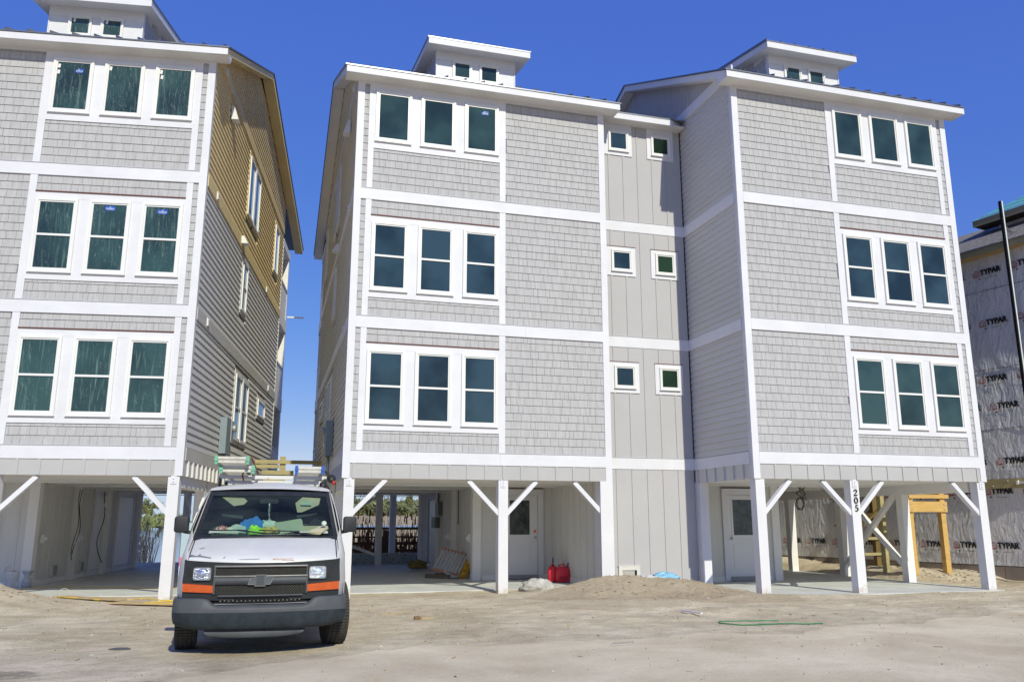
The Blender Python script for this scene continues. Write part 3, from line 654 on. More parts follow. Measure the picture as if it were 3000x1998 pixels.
# seam laps of the wrap and staples
g = G()
for z in (2.95+.9, 5.45, 7.6): g.box(X0, X1, -.02, -.008, z, z+.006)
rr = random.Random(3)
for k in range(420):
    x = rr.uniform(-7, 4.5); z = rr.uniform(.5, 8.3); g.box(x, x+.018, wrap_y(x, z)-.008, wrap_y(x, z)-.002, z, z+.014)
g.build('staples', LG, TR, 'stuff')
WOOD = mat('treated_lumber', (.40, .34, .17), .75, .12, 2.2, .2, 30, stretch=(1, 1, 4)); WOODY = mat('yellow_pine_lumber', (.60, .38, .13), .65, .10, 2.5, .2, 30, .3, stretch=(1, 4, 6))
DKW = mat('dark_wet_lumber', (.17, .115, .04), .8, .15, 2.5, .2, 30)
g = G(); g.box(-1.6, 5, -.08, -.03, 2.32, 2.56); g.build('ledger', WOOD, TR)
g = G()
for k in range(16):
    x = -1.4+k*.4; g.lathe([(0, 0), (.02, 0), (.02, .02), (0, .02)], (x, -.1, 2.38+.12*(k % 2)), 8, axis='y')
g.build('ledger_bolts', mat('galvanised', (.5, .5, .5), .4, metal=.6), TR)
g = G(); g.box(.85, 1.3, -.12, -.08, 2.42, 2.47).box(.85, .9, -.14, -.08, 2.40, 2.5).build('bracket', VINYL, TR)
# eave, asphalt roof and upper volume
TANF = mat('tan_fascia', (.33, .29, .18), .7, .06, 3)
G().box(X0, X1, -.36, -.33, 8.52, 8.69).build('fascia', TANF, TR); G().box(X0, X1, -.33, .06, 8.53, 8.55).build('soffit', mat('raw_sheathing', (.45, .31, .14), .8, .1, 5), TR)
ROOFM = mat('asphalt_shingle', (.26, .24, .235), .9, .25, 9, .5, 60, stretch=(.6, 2, 2))
g = G(); g.add([(-3.6, -.38, 8.69), (X1, -.38, 8.69), (X1, 2.2, 10.12), (-1.5, 2.2, 10.12), (-3.6, -.38, 8.66), (X1, -.38, 8.66)], [(0, 1, 2, 3), (4, 5, 1, 0)]); g.build('roof', ROOFM, TR)
rr = random.Random(5)
for r_ in range(9):
    x = -1.2; 
    a = r_/9; y0 = -.38+2.58*a; z0 = 8.69+1.43*a
    x = -3.0+a*2.0+rr.random()*.3
    while x < 2.4:
        w = rr.choice((.25, .33, .33)); G().add([(x, y0-.004, z0+.014), (x+w-.01, y0-.004, z0+.014), (x+w-.01, y0+.28, z0+.165), (x, y0+.28, z0+.165), (x, y0-.004, z0), (x+w-.01, y0-.004, z0)], [(0, 1, 2, 3), (4, 5, 1, 0)]).build('roof_shingle', ROOFM, TR) if r_ < 7 else None
        x += w
G().box(.32, X1, 1.45, 4, 9.3, 10.0).build('upper_wall', WR, TR)
g = G(); g.text('TYPAR', .24, 1.35, 1.44, 9.58, 0, .028, .88); g.build('wrap_print', LG, TR)
G().prism([(-.13, 9.80), (X1, 9.80), (X1, 9.98), (-.13, 9.98)], 'y', .95, .98).build('fascia', TANF, TR)
G().box(-.13, X1, .98, 1.5, 9.81, 9.83).build('soffit', mat('dark_soffit', (.06, .05, .04), .8), TR)
G().add([(-.15, .93, 9.985), (X1, .93, 9.985), (X1, 3.5, 11.42), (1.2, 3.5, 11.42)], [(0, 1, 2, 3)]).build('roof_underlayment', mat('teal_underlayment', (.10, .42, .46), .6, .08, 6), TR)
for k in range(4): G().box(.05+k*.26, X1, 1.0+k*.5, 1.02+k*.5, 10.03+k*.279, 10.05+k*.279).build('batten', mat('pale_batten', (.6, .65, .62), .6), TR)
G(-1).beam((-.02, 13.9, 8.98), (-.62, 13.95, 8.98), .05, .05).build('pipe', VINYL, rC)
PO = thing('utility_mast', 'tall black square steel mast in front of the wrapped house', 'mast', (0, 0, 0))
g = G(); g.box(-.036, .036, -.036, .036, -.2, 9.75); g.build('mast_tube', mat('black_steel', (.008, .009, .012), .35, .05, spec=.6), PO)
g = G(); g.box(.0, .037, -.042, -.037, -.2, 9.75); g.box(.037, .041, -.037, .03, -.2, 9.75); g.build('mast_lit_side', mat('painted_lit_steel', (.62, .66, .66), .5, .05), PO)  # pale strips paint the bright right side of the black tube
g = G()
for q in range(4): g.tube([(0, 0, 9.05+q*.02), (.2+q*.05, .1, 9.0), (.5+q*.06, .25, 8.98+.03*q), (.9, .45, 8.95)], .008, 5)
g.build('wire', mat('grey_wire', (.25, .25, .25), .6), PO); PO.location = (18.11, 16.34, 0)

# ---------------- ground ----------------
def foot(x, y, org, rz, s):
    dx, dy = x-org[0], y-org[1]; c, q = math.cos(-rz), math.sin(-rz)
    lx, ly = dx*c-dy*q, dx*q+dy*c; return s*lx, ly
def gz(x, y):
    G2 = lambda cx, cy, sx, sy, a: a*math.exp(-((x-cx)/sx)**2-((y-cy)/sy)**2)
    h = -.012
    h += G2(7.5, 16.8, 1.3, .85, .28)+G2(9.0, 15.9, 1.5, .7, .12)+G2(6.9, 17.2, .8, .5, .10)+G2(8.7, 16.7, .7, .7, .14)+G2(6.2, 17.3, 1.3, .6, .05)
    h += G2(6.3, 14.3, 1.9, 1.1, .10)+G2(7.3, 12.8, .7, .35, .07)+G2(5.4, 12.3, 1.0, .35, .05)+G2(9.0, 15.0, .5, .4, .08)
    h += G2(-5.4, 17.7, 1.15, 1.0, .50)+G2(-4.6, 16.8, 1.0, .8, .08)
    t = 1/(1+math.exp(-(x-15.85)*9))
    h += t*(.20/(1+math.exp(-(y-18.0)*5)))+t*.04*mnoise.noise(Vector((x*2, y*2, 9)))+t*G2(16.6, 18.9, .5, .4, .10)
    h += G2(14.5, 24.8, 2.2, 1.2, .30)
    n = mnoise.noise(Vector((x*.7, y*.7, .3)))*.022+mnoise.noise(Vector((x*2.6, y*2.6, 1.3)))*.010+mnoise.noise(Vector((x*7, y*7, 2.3)))*.005
    k = max(0, min(1, (y-9.5)/3)); big = max(0, h)*4
    h += n*(.25+.75*k)*(1+min(1.5, big))
    if big > .2: h += (abs(mnoise.noise(Vector((x*4.5, y*4.5, 5.3))))*.055+mnoise.noise(Vector((x*12, y*12, 5.3)))*.020-.01)*min(1, big)
    for (a0, a1, b0, w_, dp_) in ((.10, -.2, 13.9, .11, .020), (.10, -.2, 12.35, .11, .020), (-.04, .35, 11.9, .09, .014), (-.04, .35, 13.3, .09, .014)):
        yc = b0+a0*x+a1*math.sin(x*.33); q_ = (y-yc)/w_
        if abs(q_) < 3 and not (-1.2 < x < 1.1): h += dp_*(1.2*math.exp(-(abs(q_)-1.5)**2*3)-math.exp(-q_*q_)*(1+.3*math.sin(x*22)))*(.6+.6*mnoise.noise(Vector((x*.5, b0, 0))))
    for org, rz, s, sd0 in ((HA['org'], 0, 1, .95), (HB['org'], 0, -1, -.02), (HC['org'], HC['rz'], -1, 1.35)):
        u, d = foot(x, y, org, rz, s)
        if -.05 < u < 6.1 and d < 12.3 and d > sd0:
            kk = min(1, (d-sd0)/.25); lim = -.05
            if s == 1 and u > 3.0: # sand blown on the slab of the middle house
                lim = .05*max(0, 1-(d-sd0)/(.15+.75*min(1, (u-3.0)/2.0)))-.03
                kk = min(1, (d-sd0)/.4)
            if org is HC['org'] and u > 3.4: lim = -.05+.3*math.exp(-((d-sd0)/.9)**2)*min(1, (u-3.4)); 
            h = min(h, h*(1-kk)+lim*kk) if lim < 0 else min(h, max(lim, h*(1-kk)))
    if y > 34: h -= min(1, (y-34)/8)*.9
    if x < -24: h -= min(1, (-24-x)/4)*.9
    if x > 36: h -= min(1, (x-36)/4)*.9
    if y < -8: h -= min(1, (-8-y)/3)*.9
    return h
xsg = [-28+i*1. for i in range(20)]+[-8+i*.10 for i in range(270)]+[19+i*1. for i in range(22)]
ysg = [-12+i*1. for i in range(18)]+[6+i*.10 for i in range(150)]+[21+i*.3 for i in range(30)]+[30+i*1. for i in range(15)]
g = G(); nx = len(xsg); g.add([(x, y, gz(x, y)) for y in ysg for x in xsg], [(j*nx+i, j*nx+i+1, (j+1)*nx+i+1, (j+1)*nx+i) for j in range(len(ysg)-1) for i in range(nx-1)], smooth=True)
def ground_mat(name, kind):
    m = bpy.data.materials.new(name); m.use_nodes = True; n = m.node_tree; L = n.links.new; p = n.nodes['Principled BSDF']; p.inputs['Roughness'].default_value = .95; p.inputs['Specular IOR Level'].default_value = .15
    tc = n.nodes.new('ShaderNodeTexCoord'); ob = tc.outputs['Object']
    def noise(sc, det=6, rough=.6, dis=0., st=None):
        q = n.nodes.new('ShaderNodeTexNoise'); q.inputs['Scale'].default_value = sc; q.inputs['Detail'].default_value = det; q.inputs['Roughness'].default_value = rough; q.inputs['Distortion'].default_value = dis
        if st: mp = n.nodes.new('ShaderNodeMapping'); mp.inputs['Scale'].default_value = st; L(ob, mp.inputs[0]); L(mp.outputs[0], q.inputs[0])
        else: L(ob, q.inputs[0])
        return q.outputs[0]
    def ramp(src, a, b, ca, cb):
        q = n.nodes.new('ShaderNodeValToRGB'); q.color_ramp.elements[0].position = a; q.color_ramp.elements[1].position = b
        q.color_ramp.elements[0].color = (*ca, 1); q.color_ramp.elements[1].color = (*cb, 1); L(src, q.inputs[0]); return q.outputs[0]
    def mix(f, a, b, mode='MIX'):
        q = n.nodes.new('ShaderNodeMix'); q.data_type = 'RGBA'; q.blend_type = mode
        if isinstance(f, (int, float)): q.inputs[0].default_value = f
        else: L(f, q.inputs[0])
        L(a, q.inputs[6]); L(b, q.inputs[7]); return q.outputs[2]
    B = lambda v: (v, v, v)
    if kind == 'sand':
        c = ramp(noise(.55, 8, .62, .4), .30, .70, (.48, .395, .27), (.76, .66, .495))
        c = mix(1, c, ramp(noise(3.2, 8, .7, .6), .30, .62, B(.80), B(1.05)), 'MULTIPLY')
        c = mix(1, c, ramp(noise(34, 6, .8, .5, (1, 1.6, 1)), .34, .60, B(.74), B(1.06)), 'MULTIPLY')
        c = mix(1, c, ramp(noise(1.6, 8, .75, 1.2, (.55, 1.8, 1)), .36, .58, B(.80), B(1.04)), 'MULTIPLY')
        c = mix(ramp(noise(26, 3, .6, 0., (1, 3.2, 1)), .66, .72, B(0), B(.5)), c, ramp(noise(2), .4, .6, (.16, .11, .07), (.25, .19, .13)))
        c = mix(ramp(noise(42, 2, .5), .70, .74, B(0), B(.75)), c, ramp(noise(1), .4, .6, (.62, .60, .56), (.75, .73, .70)))
        bs = [(noise(5, 8, .7), .05), (noise(60, 4, .7), .012)]
    else:
        c = ramp(noise(.7, 8, .62, .4), .36, .66, (.50, .45, .36), (.62, .57, .455))
        sand = ramp(noise(.55, 8, .62, .4), .30, .70, (.48, .395, .27), (.76, .66, .495))
        vo = n.nodes.new('ShaderNodeTexVoronoi'); vo.inputs['Scale'].default_value = 36; L(ob, vo.inputs[0])
        c2 = ramp(vo.outputs['Color'], .1, .9, (.24, .215, .175), (.70, .65, .54))
        f = ramp(noise(1.1, 6, .7, .5), .40, .68, B(.25), B(.85)); c = mix(f, c, c2)
        c = mix(1, c, ramp(noise(38, 4, .8), .40, .50, B(.52), B(1.04)), 'MULTIPLY')
        an = n.nodes.new('ShaderNodeAttribute'); an.attribute_name = 'dust'; ad0 = n.nodes.new('ShaderNodeMath'); ad0.operation = 'MULTIPLY_ADD'; L(noise(1.4, 8, .75, .6), ad0.inputs[0]); ad0.inputs[1].default_value = .9; L(an.outputs['Fac'], ad0.inputs[2])
        c = mix(ramp(ad0.outputs[0], .80, 1.32, B(0), B(1)), c, mix(1, sand, ramp(noise(70, 4, .7), .30, .60, B(.82), B(1.05)), 'MULTIPLY'))
        bs = [(noise(90, 4, .7), .010), (noise(8, 6, .7), .02)]
    dp = [(-2.75, 9.75, .55, .6, 0), (-1.25, 8.75, .5, .75, 0), (-.2, 8.6, .2, .6, 0), (-5.2, 17.0, .9, .25, 1)]
    if kind == 'sand': dp += [(7.3, 16.2, 2.3, .6, 1), (8.8, 15.0, 1.5, .6, 1), (6.1, 14.2, 1.3, .45, 1), (7.0, 12.9, .5, .45, 1), (16.9, 19.0, .5, .4, 1)]
    # dark damp patches at the road's edge, with their own ragged outline
    sp = n.nodes.new('ShaderNodeVectorMath'); sp.operation = 'DISTANCE'
    for (cx, cy, r, st, kk) in dp:
        dd = n.nodes.new('ShaderNodeVectorMath'); dd.operation = 'DISTANCE'; mp = n.nodes.new('ShaderNodeMapping'); mp.inputs['Scale'].default_value = (1, 1.7, 0); L(ob, mp.inputs[0])
        dd.inputs[1].default_value = (cx, cy*1.7, 0); L(mp.outputs[0], dd.inputs[0])
        ad = n.nodes.new('ShaderNodeMath'); ad.operation = 'MULTIPLY_ADD'; L(noise(3.3, 7, .7, .5), ad.inputs[0]); ad.inputs[1].default_value = 1.3; L(dd.outputs['Value'], ad.inputs[2])
        f = ramp(ad.outputs[0], (r+.55)/3, (r+.80)/3, B(st), B(0)); 
        sc = n.nodes.new('ShaderNodeMath'); sc.operation = 'DIVIDE'; L(ad.outputs[0], sc.inputs[0]); sc.inputs[1].default_value = 3
        n.links.remove(f.node.inputs[0].links[0]); L(sc.outputs[0], f.node.inputs[0])
        c = mix(f, c, ramp(noise(4 if not kk else 9, 6, .75), .35, .65, *(((.10, .08, .06), (.17, .14, .11)) if not kk else ((.27, .205, .135), (.46, .37, .26)))))
    L(c, p.inputs['Base Color']); prev = None
    for src, dist in bs:
        b = n.nodes.new('ShaderNodeBump'); b.inputs['Strength'].default_value = .7; b.inputs['Distance'].default_value = dist; L(src, b.inputs['Height'])
        if prev: L(prev, b.inputs['Normal'])
        prev = b.outputs[0]
    L(prev, p.inputs['Normal']); return m
SAND = ground_mat('loose_sand', 'sand'); ROADM = ground_mat('sandy_asphalt', 'road')
g.build('ground', SAND, None, 'structure')
# road: its far edge wanders under blown sand
def edge(x):
    b = 7.8+max(0, x+3)*.62 if x < 1.2 else 10.4+.04*(x-1.2)+max(0, x-7)*.16
    return b+mnoise.noise(Vector((x*.8, .2, 4)))*.45+mnoise.noise(Vector((x*3.5, .2, 4)))*.14+mnoise.noise(Vector((x*11, .2, 4)))*.06
xr = [-27+i*1. for i in range(22)]+[-5+i*.08 for i in range(240)]+[14.2+i*1. for i in range(20)]
g = G(); nr = 40; v = []
for j in range(nr+1):
    for x in xr:
        e = edge(x); y = -11+(e+11)*(1-(1-j/nr)**2); v.append((x, y, gz(x, y)+.005-.010*(j == nr)))
n_ = len(xr); dust = [(j/nr) for j in range(nr+1) for x in xr]; g.add(v, [(j*n_+i, j*n_+i+1, (j+1)*n_+i+1, (j+1)*n_+i) for j in range(nr) for i in range(n_-1)], smooth=True)
rd = g.build('road', ROADM, None, 'structure'); at = rd.data.attributes.new('dust', 'FLOAT', 'POINT'); at.data.foreach_set('value', dust)
# marsh, water
g = G(); PR = [(-1500, -1.2, 0), (42, -1.0, 0), (50, -.75, .0), (80, -.74, 1.5), (120, -.74, 2.2), (190, -.73, 3.5), (380, -.70, 3.9), (400, -.2, 4.6), (420, .4, 5.2), (2500, 1.5, 9.)]
XS = [-1500, -60, -6, 0, 3, 6, 12, 30, 90, 1500]
def mz(x, y):
    for (a, b, c), (d, e, f) in zip(PR[:-1], PR[1:]):
        if a <= y <= d: t = (y-a)/(d-a); k = min(1, max(0, (x-.035*y)/3)); return b+(e-b)*t+(c+(f-c)*t)*k
g.add([(x if y < 60 or abs(x) > 100 else x+.03*y*0, y, mz(x, y)) for y, _, _ in PR for x in XS], [(j*10+i, j*10+i+1, (j+1)*10+i+1, (j+1)*10+i) for j in range(len(PR)-1) for i in range(9)])
g.build('marsh', mat('dry_marsh_grass', (.50, .37, .22), .95, .2, .06, col2=(.30, .24, .12), thr=(.35, .6), bump=.5, bscale=3), None, 'structure')
WAT = mat('creek_water', (.16, .26, .40), .12, .1, 1.5, .2, 8, .6)
g = G()
g.add([(-400, 46, -.66), (400, 46, -.66), (400, 395, -.66), (-400, 395, -.66)], [(0, 1, 2, 3)])
g.add([(1.5, 84, .93), (20, 84, .93), (22, 90, 1.08), (2, 90, 1.08)], [(0, 1, 2, 3)])
g.build('water', WAT, None, 'structure')
# tree line beyond the marsh
LEAF = [mat('olive_leaves', (.24, .25, .09), .7, .25, .6, col2=(.10, .12, .04)), mat('palm_leaves', (.27, .29, .15), .7, .25, .6, col2=(.12, .14, .06)), mat('pine_leaves', (.07, .10, .03), .7, .25, .6, col2=(.035, .05, .018))]
BARK = mat('bark', (.12, .09, .06), .9, .1)
def crown(seed, n, rx, rz, kind):
    q = random.Random(seed); g = G(); cl = []
    for k in range(9 if kind != 'pine' else 6):
        a = q.uniform(0, 6.28); r_ = q.uniform(.1, .75)*rx; cl.append((r_*math.cos(a), r_*math.sin(a), q.uniform(-.6, .9)*rz, q.uniform(.3, .6)*rx))
    for k in range(n):
        c = q.choice(cl); d = Vector((q.gauss(0, 1), q.gauss(0, 1), q.gauss(0, .8))).normalized()*c[3]*q.uniform(.4, 1.05)
        p = Vector(c[:3])+d; w = rx*q.uniform(.05, .12); a = Vector((q.uniform(-1, 1), q.uniform(-1, 1), q.uniform(-1, 1))).normalized(); b = a.cross(d).normalized()
        L_ = 3.2 if kind == 'palm' else 1.2
        g.add([tuple(p-a*w*L_), tuple(p+b*w*.6), tuple(p+a*w*L_), tuple(p-b*w*.6)], [(0, 1, 2, 3)])
    return g
def mk_tree(seed, kind):
    r_ = thing('tree', 'x', 'tree'); c = crown(seed, 1500, 2.6 if kind != 'palm' else 2.0, 2.0 if kind != 'palm' else 1.3, kind).build('crown', LEAF[{'oak': 0, 'palm': 1, 'pine': 2}[kind]], r_); c.location = (0, 0, 4.2 if kind == 'oak' else 2.2 if kind == 'palm' else 6.2)
    g = G(); g.tube([(0, 0, -.5), (.1, .05, 2), (.0, .1, 4.5 if kind != 'palm' else 2.4)], [.28, .2, .1], 7)
    for k in range(4): g.tube([(0, .1, 2+k*.5), (math.cos(k*1.7)*1.2, math.sin(k*1.7)*1.2, 3.4+k*.6)], [.1, .04], 5)
    g.build('trunk', BARK, r_); return r_
KINDS = {k: mk_tree(i+11, k) for i, k in enumerate(('oak', 'palm', 'pine'))}
LAB = {'oak': ('rounded olive green tree across the marsh', 'rounded trees across the marsh'), 'palm': ('low pale palm-like clump at the marsh edge', 'pale palm clumps at the marsh edge'), 'pine': ('tall dark pine above the far tree line', 'dark pines above the far tree line')}
def place_tree(kind, x, y, sc, rz, first={}):
    o = KINDS[kind]
    if first.get(kind):
        n_ = o.copy(); COL.objects.link(n_)
        for ch in o.children: c = ch.copy(); COL.objects.link(c); c.parent = n_
        o = n_
    first[kind] = 1; o.location = (x, y, mz(x, y)-.1); o.scale = (sc, sc, sc); o.rotation_euler = (0, 0, rz); o['label'], o['group'] = LAB[kind]; o.name = {'oak': 'tree', 'palm': 'palm_shrub', 'pine': 'pine_tree'}[kind]; o['category'] = 'shrub' if kind == 'palm' else 'tree'
rr = random.Random(21)
# (azimuth window through the carports, in x/y slope)
for k in range(16): t = .035+k*.0142+rr.uniform(-.004, .004); y = 205+rr.uniform(-12, 15); place_tree('oak', t*y, y, .60+rr.uniform(-.1, .15), rr.uniform(0, 6))
for k in range(16): t = .05+k*.0135+rr.uniform(-.004, .004); y = 180+rr.uniform(-5, 6); place_tree('palm', t*y, y, .85+rr.uniform(-.15, .2), rr.uniform(0, 6))
for k in range(14): t = -.32+k*.015+rr.uniform(-.004, .004); y = 405+rr.uniform(-8, 10); place_tree('oak', t*y, y, 1.45+rr.uniform(-.2, .3), rr.uniform(0, 6))
for t in (-.155, -.195): place_tree('pine', t*410, 410, 1.25, t*9)
q = random.Random(2); g = G()
for k in range(9000):
    y = 215+q.uniform(0, 25); x = q.uniform(-150, 190); z = q.uniform(0, 1)**.8*(3.4+1.2*mnoise.noise(Vector((x*.06, 0, 0))))+(mz(x, y) or 0); a = q.uniform(0, 3.14); w = q.uniform(.5, 1.0)
    g.add([(x-math.cos(a)*w, y-math.sin(a)*w, z-w*.5), (x+math.cos(a)*w, y+math.sin(a)*w, z-w*.2), (x+w*.3, y, z+w)], [(0, 1, 2)])
g.build('far_woods', LEAF[0], None, 'stuff')
# small white house far across the marsh
FH = thing('far_house', 'small white raised house among trees across the marsh', 'house', (43, 197, 1.9), 0)
G().box(-3.4, 3.4, -2, 5, 1.0, 4.8).build('wall', WHITE, FH)
G().prism([(-4.1, 4.8), (4.1, 4.8), (0, 6.3)], 'y', -2.8, 5).build('roof', mat('far_roof', (.62, .64, .66), .5), FH)
for x in (-2.5, -.4, 1.6): G().box(x, x+.9, -2.03, -1.98, 2.6, 4.0).build('window', GL_A, FH)
for x in (-3.2, -1, 1, 3): G().box(x, x+.2, -2, -1.8, -.5, 1.0).build('post', WHITE, FH)
# railing of the dock walk behind the middle house
def rail(name, label, x0, x1, y, zt, n, z0=-.8, rails=4):
    r_ = thing(name, label, 'railing', (x0, y, 0)); L_ = x1-x0
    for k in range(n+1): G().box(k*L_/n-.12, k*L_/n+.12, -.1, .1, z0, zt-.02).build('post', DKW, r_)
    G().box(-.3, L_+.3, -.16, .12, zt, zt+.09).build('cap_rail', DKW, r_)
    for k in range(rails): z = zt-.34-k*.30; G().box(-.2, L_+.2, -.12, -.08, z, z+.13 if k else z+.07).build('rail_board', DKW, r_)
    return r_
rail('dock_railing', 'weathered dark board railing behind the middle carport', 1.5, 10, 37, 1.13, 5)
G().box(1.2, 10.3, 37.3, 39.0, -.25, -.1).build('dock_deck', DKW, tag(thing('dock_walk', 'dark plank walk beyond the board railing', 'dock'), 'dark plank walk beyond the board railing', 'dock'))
# wind-blown reeds
def reeds(name, cx, cy, sx, sy, n, h, m, seed, lean=.25):
    q = random.Random(seed); g = G()
    for k in range(n):
        x = cx+q.uniform(-sx, sx); y = cy+q.uniform(-sy, sy); hh = h*q.uniform(.55, 1.15); lx = q.uniform(-lean, lean)*hh; w = .012
        a = Vector((x, y, -.4)); b = Vector((x+lx*.4, y, hh*.6)); c = Vector((x+lx, y+q.uniform(-.1, .1), hh))
        g.add([(a.x-w, a.y, a.z), (a.x+w, a.y, a.z), (b.x+w*.8, b.y, b.z), (b.x-w*.8, b.y, b.z), tuple(c)], [(0, 1, 2, 3), (3, 2, 4)])
        if q.random() < .35: g.add([(c.x-.03, c.y, c.z-.16), (c.x+.03, c.y, c.z-.16), (c.x+.015, c.y, c.z+.05), (c.x-.015, c.y, c.z+.05)], [(0, 1, 2, 3)])
    return g.build(name, m, None, 'stuff')
reeds('reeds', 6.0, 34.6, 3.6, .8, 420, 1.75, mat('rusty_reeds', (.22, .085, .03), .8, .2, 5), 3, .3)
reeds('dry_grass', -5.6, 36.5, 1.2, 1.2, 260, 1.2, mat('straw_reeds', (.78, .55, .30), .8, .2, 5), 5, .6)
reeds('low_brush', 5.5, 35.6, 4.2, .8, 700, .85, mat('dark_brush', (.07, .065, .03), .8, .2, 5), 8, .5)

# ---------------- lumber structures ----------------
WF_ = thing('lumber_landing', 'new yellow lumber landing frame with bolted header beside house 205', 'landing', (0, 0, 0))
for (x0, x1, y0, zb, zt) in ((15.92, 16.07, 18.3, -.2, 2.40), (15.95, 16.07, 19.35, -.2, 2.40), (16.95, 17.10, 18.3, .0, 2.40), (16.9, 17.02, 19.35, .0, 2.4)):
    G().box(x0, x1, y0, y0+.14, zb, zt).build('post', WOODY if y0 < 19 else WOOD, WF_)
for z0, z1 in ((1.72, 1.99), (2.07, 2.17), (2.30, 2.39)): G().box(15.93 if z0 < 2 else 15.95, 17.13 if z0 < 2 else 17.2, 18.255, 18.298, z0, z1).build('header_board', WOODY, WF_)
g = G()
for x in (16.0, 17.03):
    for z in (1.79, 1.92): g.lathe([(0, 0), (.02, 0), (.02, .015), (0, .015)], (x, 18.24, z), 8, axis='y')
g.build('bolts', MATS['galvanised'], WF_)
ST = thing('wooden_stair', 'dark treated stair under construction behind house 205 against the wrapped house', 'stair', (0, 0, 0))
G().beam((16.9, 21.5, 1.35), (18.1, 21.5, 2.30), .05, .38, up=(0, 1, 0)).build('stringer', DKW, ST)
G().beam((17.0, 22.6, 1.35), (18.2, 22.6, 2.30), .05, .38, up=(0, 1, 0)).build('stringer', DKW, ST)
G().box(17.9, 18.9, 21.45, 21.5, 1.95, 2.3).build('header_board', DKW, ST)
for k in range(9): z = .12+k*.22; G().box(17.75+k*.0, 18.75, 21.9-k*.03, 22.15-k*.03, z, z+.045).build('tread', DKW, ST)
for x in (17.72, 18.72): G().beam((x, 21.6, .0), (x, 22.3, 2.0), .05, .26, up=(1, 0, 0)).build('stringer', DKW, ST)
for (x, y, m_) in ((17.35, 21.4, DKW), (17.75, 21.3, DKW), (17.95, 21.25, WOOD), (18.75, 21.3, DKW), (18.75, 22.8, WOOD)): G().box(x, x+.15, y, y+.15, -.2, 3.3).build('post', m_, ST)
for z in (.5, .95): G().box(16.9, 17.8, 21.35, 21.39, z, z+.08).build('cross_board', WOOD, ST)
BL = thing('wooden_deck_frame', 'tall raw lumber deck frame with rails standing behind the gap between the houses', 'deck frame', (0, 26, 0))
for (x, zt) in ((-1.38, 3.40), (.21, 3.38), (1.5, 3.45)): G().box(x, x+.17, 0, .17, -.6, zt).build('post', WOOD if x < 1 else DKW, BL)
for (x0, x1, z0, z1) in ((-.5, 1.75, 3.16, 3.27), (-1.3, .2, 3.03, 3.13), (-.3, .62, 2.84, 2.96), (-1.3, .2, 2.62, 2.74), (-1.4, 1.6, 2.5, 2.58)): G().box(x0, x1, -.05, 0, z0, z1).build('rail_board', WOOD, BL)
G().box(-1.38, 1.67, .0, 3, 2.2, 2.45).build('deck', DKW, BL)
# ---------------- the van ----------------
VW = mat('van_white_paint', (.62, .61, .60), .38, .04, 2.5, spec=.4, coat=.1, col2=(.55, .54, .53)); VB = mat('black_plastic', (.022, .024, .026), .5, .2, 8, .1, 60)
VG = mat('bumper_grey_plastic', (.075, .08, .088), .6, .10, 5, .1, 60, col2=(.055, .06, .066)); VD = mat('bumper_dark_plastic', (.022, .032, .040), .62, .25, 7, .1, 60)
RUB = mat('tyre_rubber', (.060, .056, .050), .85, .15, 12, .3, 80); CHR = mat('lamp_chrome', (.72, .75, .8), .12, .2, 30, .8, 45, metal=.9)
AMB = mat('amber_lens', (.56, .095, .012), .22, .08, 20, .3, 120, .6); RUST = mat('rust_chipped_white', (.62, .61, .58), .6, .1, 5, col2=(.22, .09, .035), thr=(.30, .40))
VAN = thing('delivery_van', 'old white work van with black grille parked facing the road, ladders on its roof rack', 'van', (-.035, 10.25, 0), -rad(1.2))
def mirror2(g, secs, m=0):
    g.loft(secs, m); g.loft([[(-x, y, z) for x, y, z in s_] for s_ in secs], m, flip=True)
# body sides + roof
def sec(y, pts): return [(x, y+dy, z) for x, z, dy in pts]
S = [
 (.26, [(.84, .62, 0), (.885, .80, .0), (.875, .98, .0), (.865, 1.02, .0), (.855, 1.035, .0), (.85, 1.04, 0), (.84, 1.045, 0)]),
 (.50, [(.955, .62, 0), (.965, .80, 0), (.95, 1.02, 0), (.92, 1.10, 0), (.90, 1.13, 0), (.89, 1.14, 0), (.87, 1.15, 0)]),
 (.92, [(.975, .78, 0), (.985, .88, 0), (.975, 1.08, 0), (.94, 1.2, 0), (.91, 1.25, 0), (.895, 1.265, 0), (.87, 1.275, 0)]),
 (1.05, [(.975, .78, 0), (.985, .88, 0), (.975, 1.10, 0), (.945, 1.24, 0), (.925, 1.33, 0), (.91, 1.37, 0), (.90, 1.385, .0)]),
 (1.40, [(.98, .55, 0), (.99, .85, 0), (.98, 1.12, 0), (.945, 1.28, 0), (.90, 1.53, 0), (.875, 1.62, 0), (.85, 1.655, .0)]),
 (1.72, [(.98, .42, 0), (.995, .80, 0), (.985, 1.12, 0), (.945, 1.30, 0), (.85, 1.74, 0), (.82, 1.85, 0), (.785, 1.885, .0)]),
 (2.1, [(.98, .42, 0), (.995, .80, 0), (.985, 1.12, 0), (.945, 1.30, 0), (.83, 1.80, 0), (.79, 1.91, 0), (.71, 1.955, .0)]),
 (5.5, [(.98, .42, 0), (.995, .80, 0), (.985, 1.12, 0), (.945, 1.30, 0), (.83, 1.80, 0), (.79, 1.91, 0), (.71, 1.955, .0)]),
 (5.62, [(.90, .45, 0), (.90, .80, 0), (.88, 1.12, 0), (.86, 1.30, 0), (.76, 1.74, 0), (.72, 1.85, 0), (.66, 1.90, .0)])]
secs = [sec(y, p) for y, p in S]; g = G()
g.loft(secs, 0); g.loft([[(-x, y, z) for x, y, z in s_] for s_ in secs], 0, flip=True)
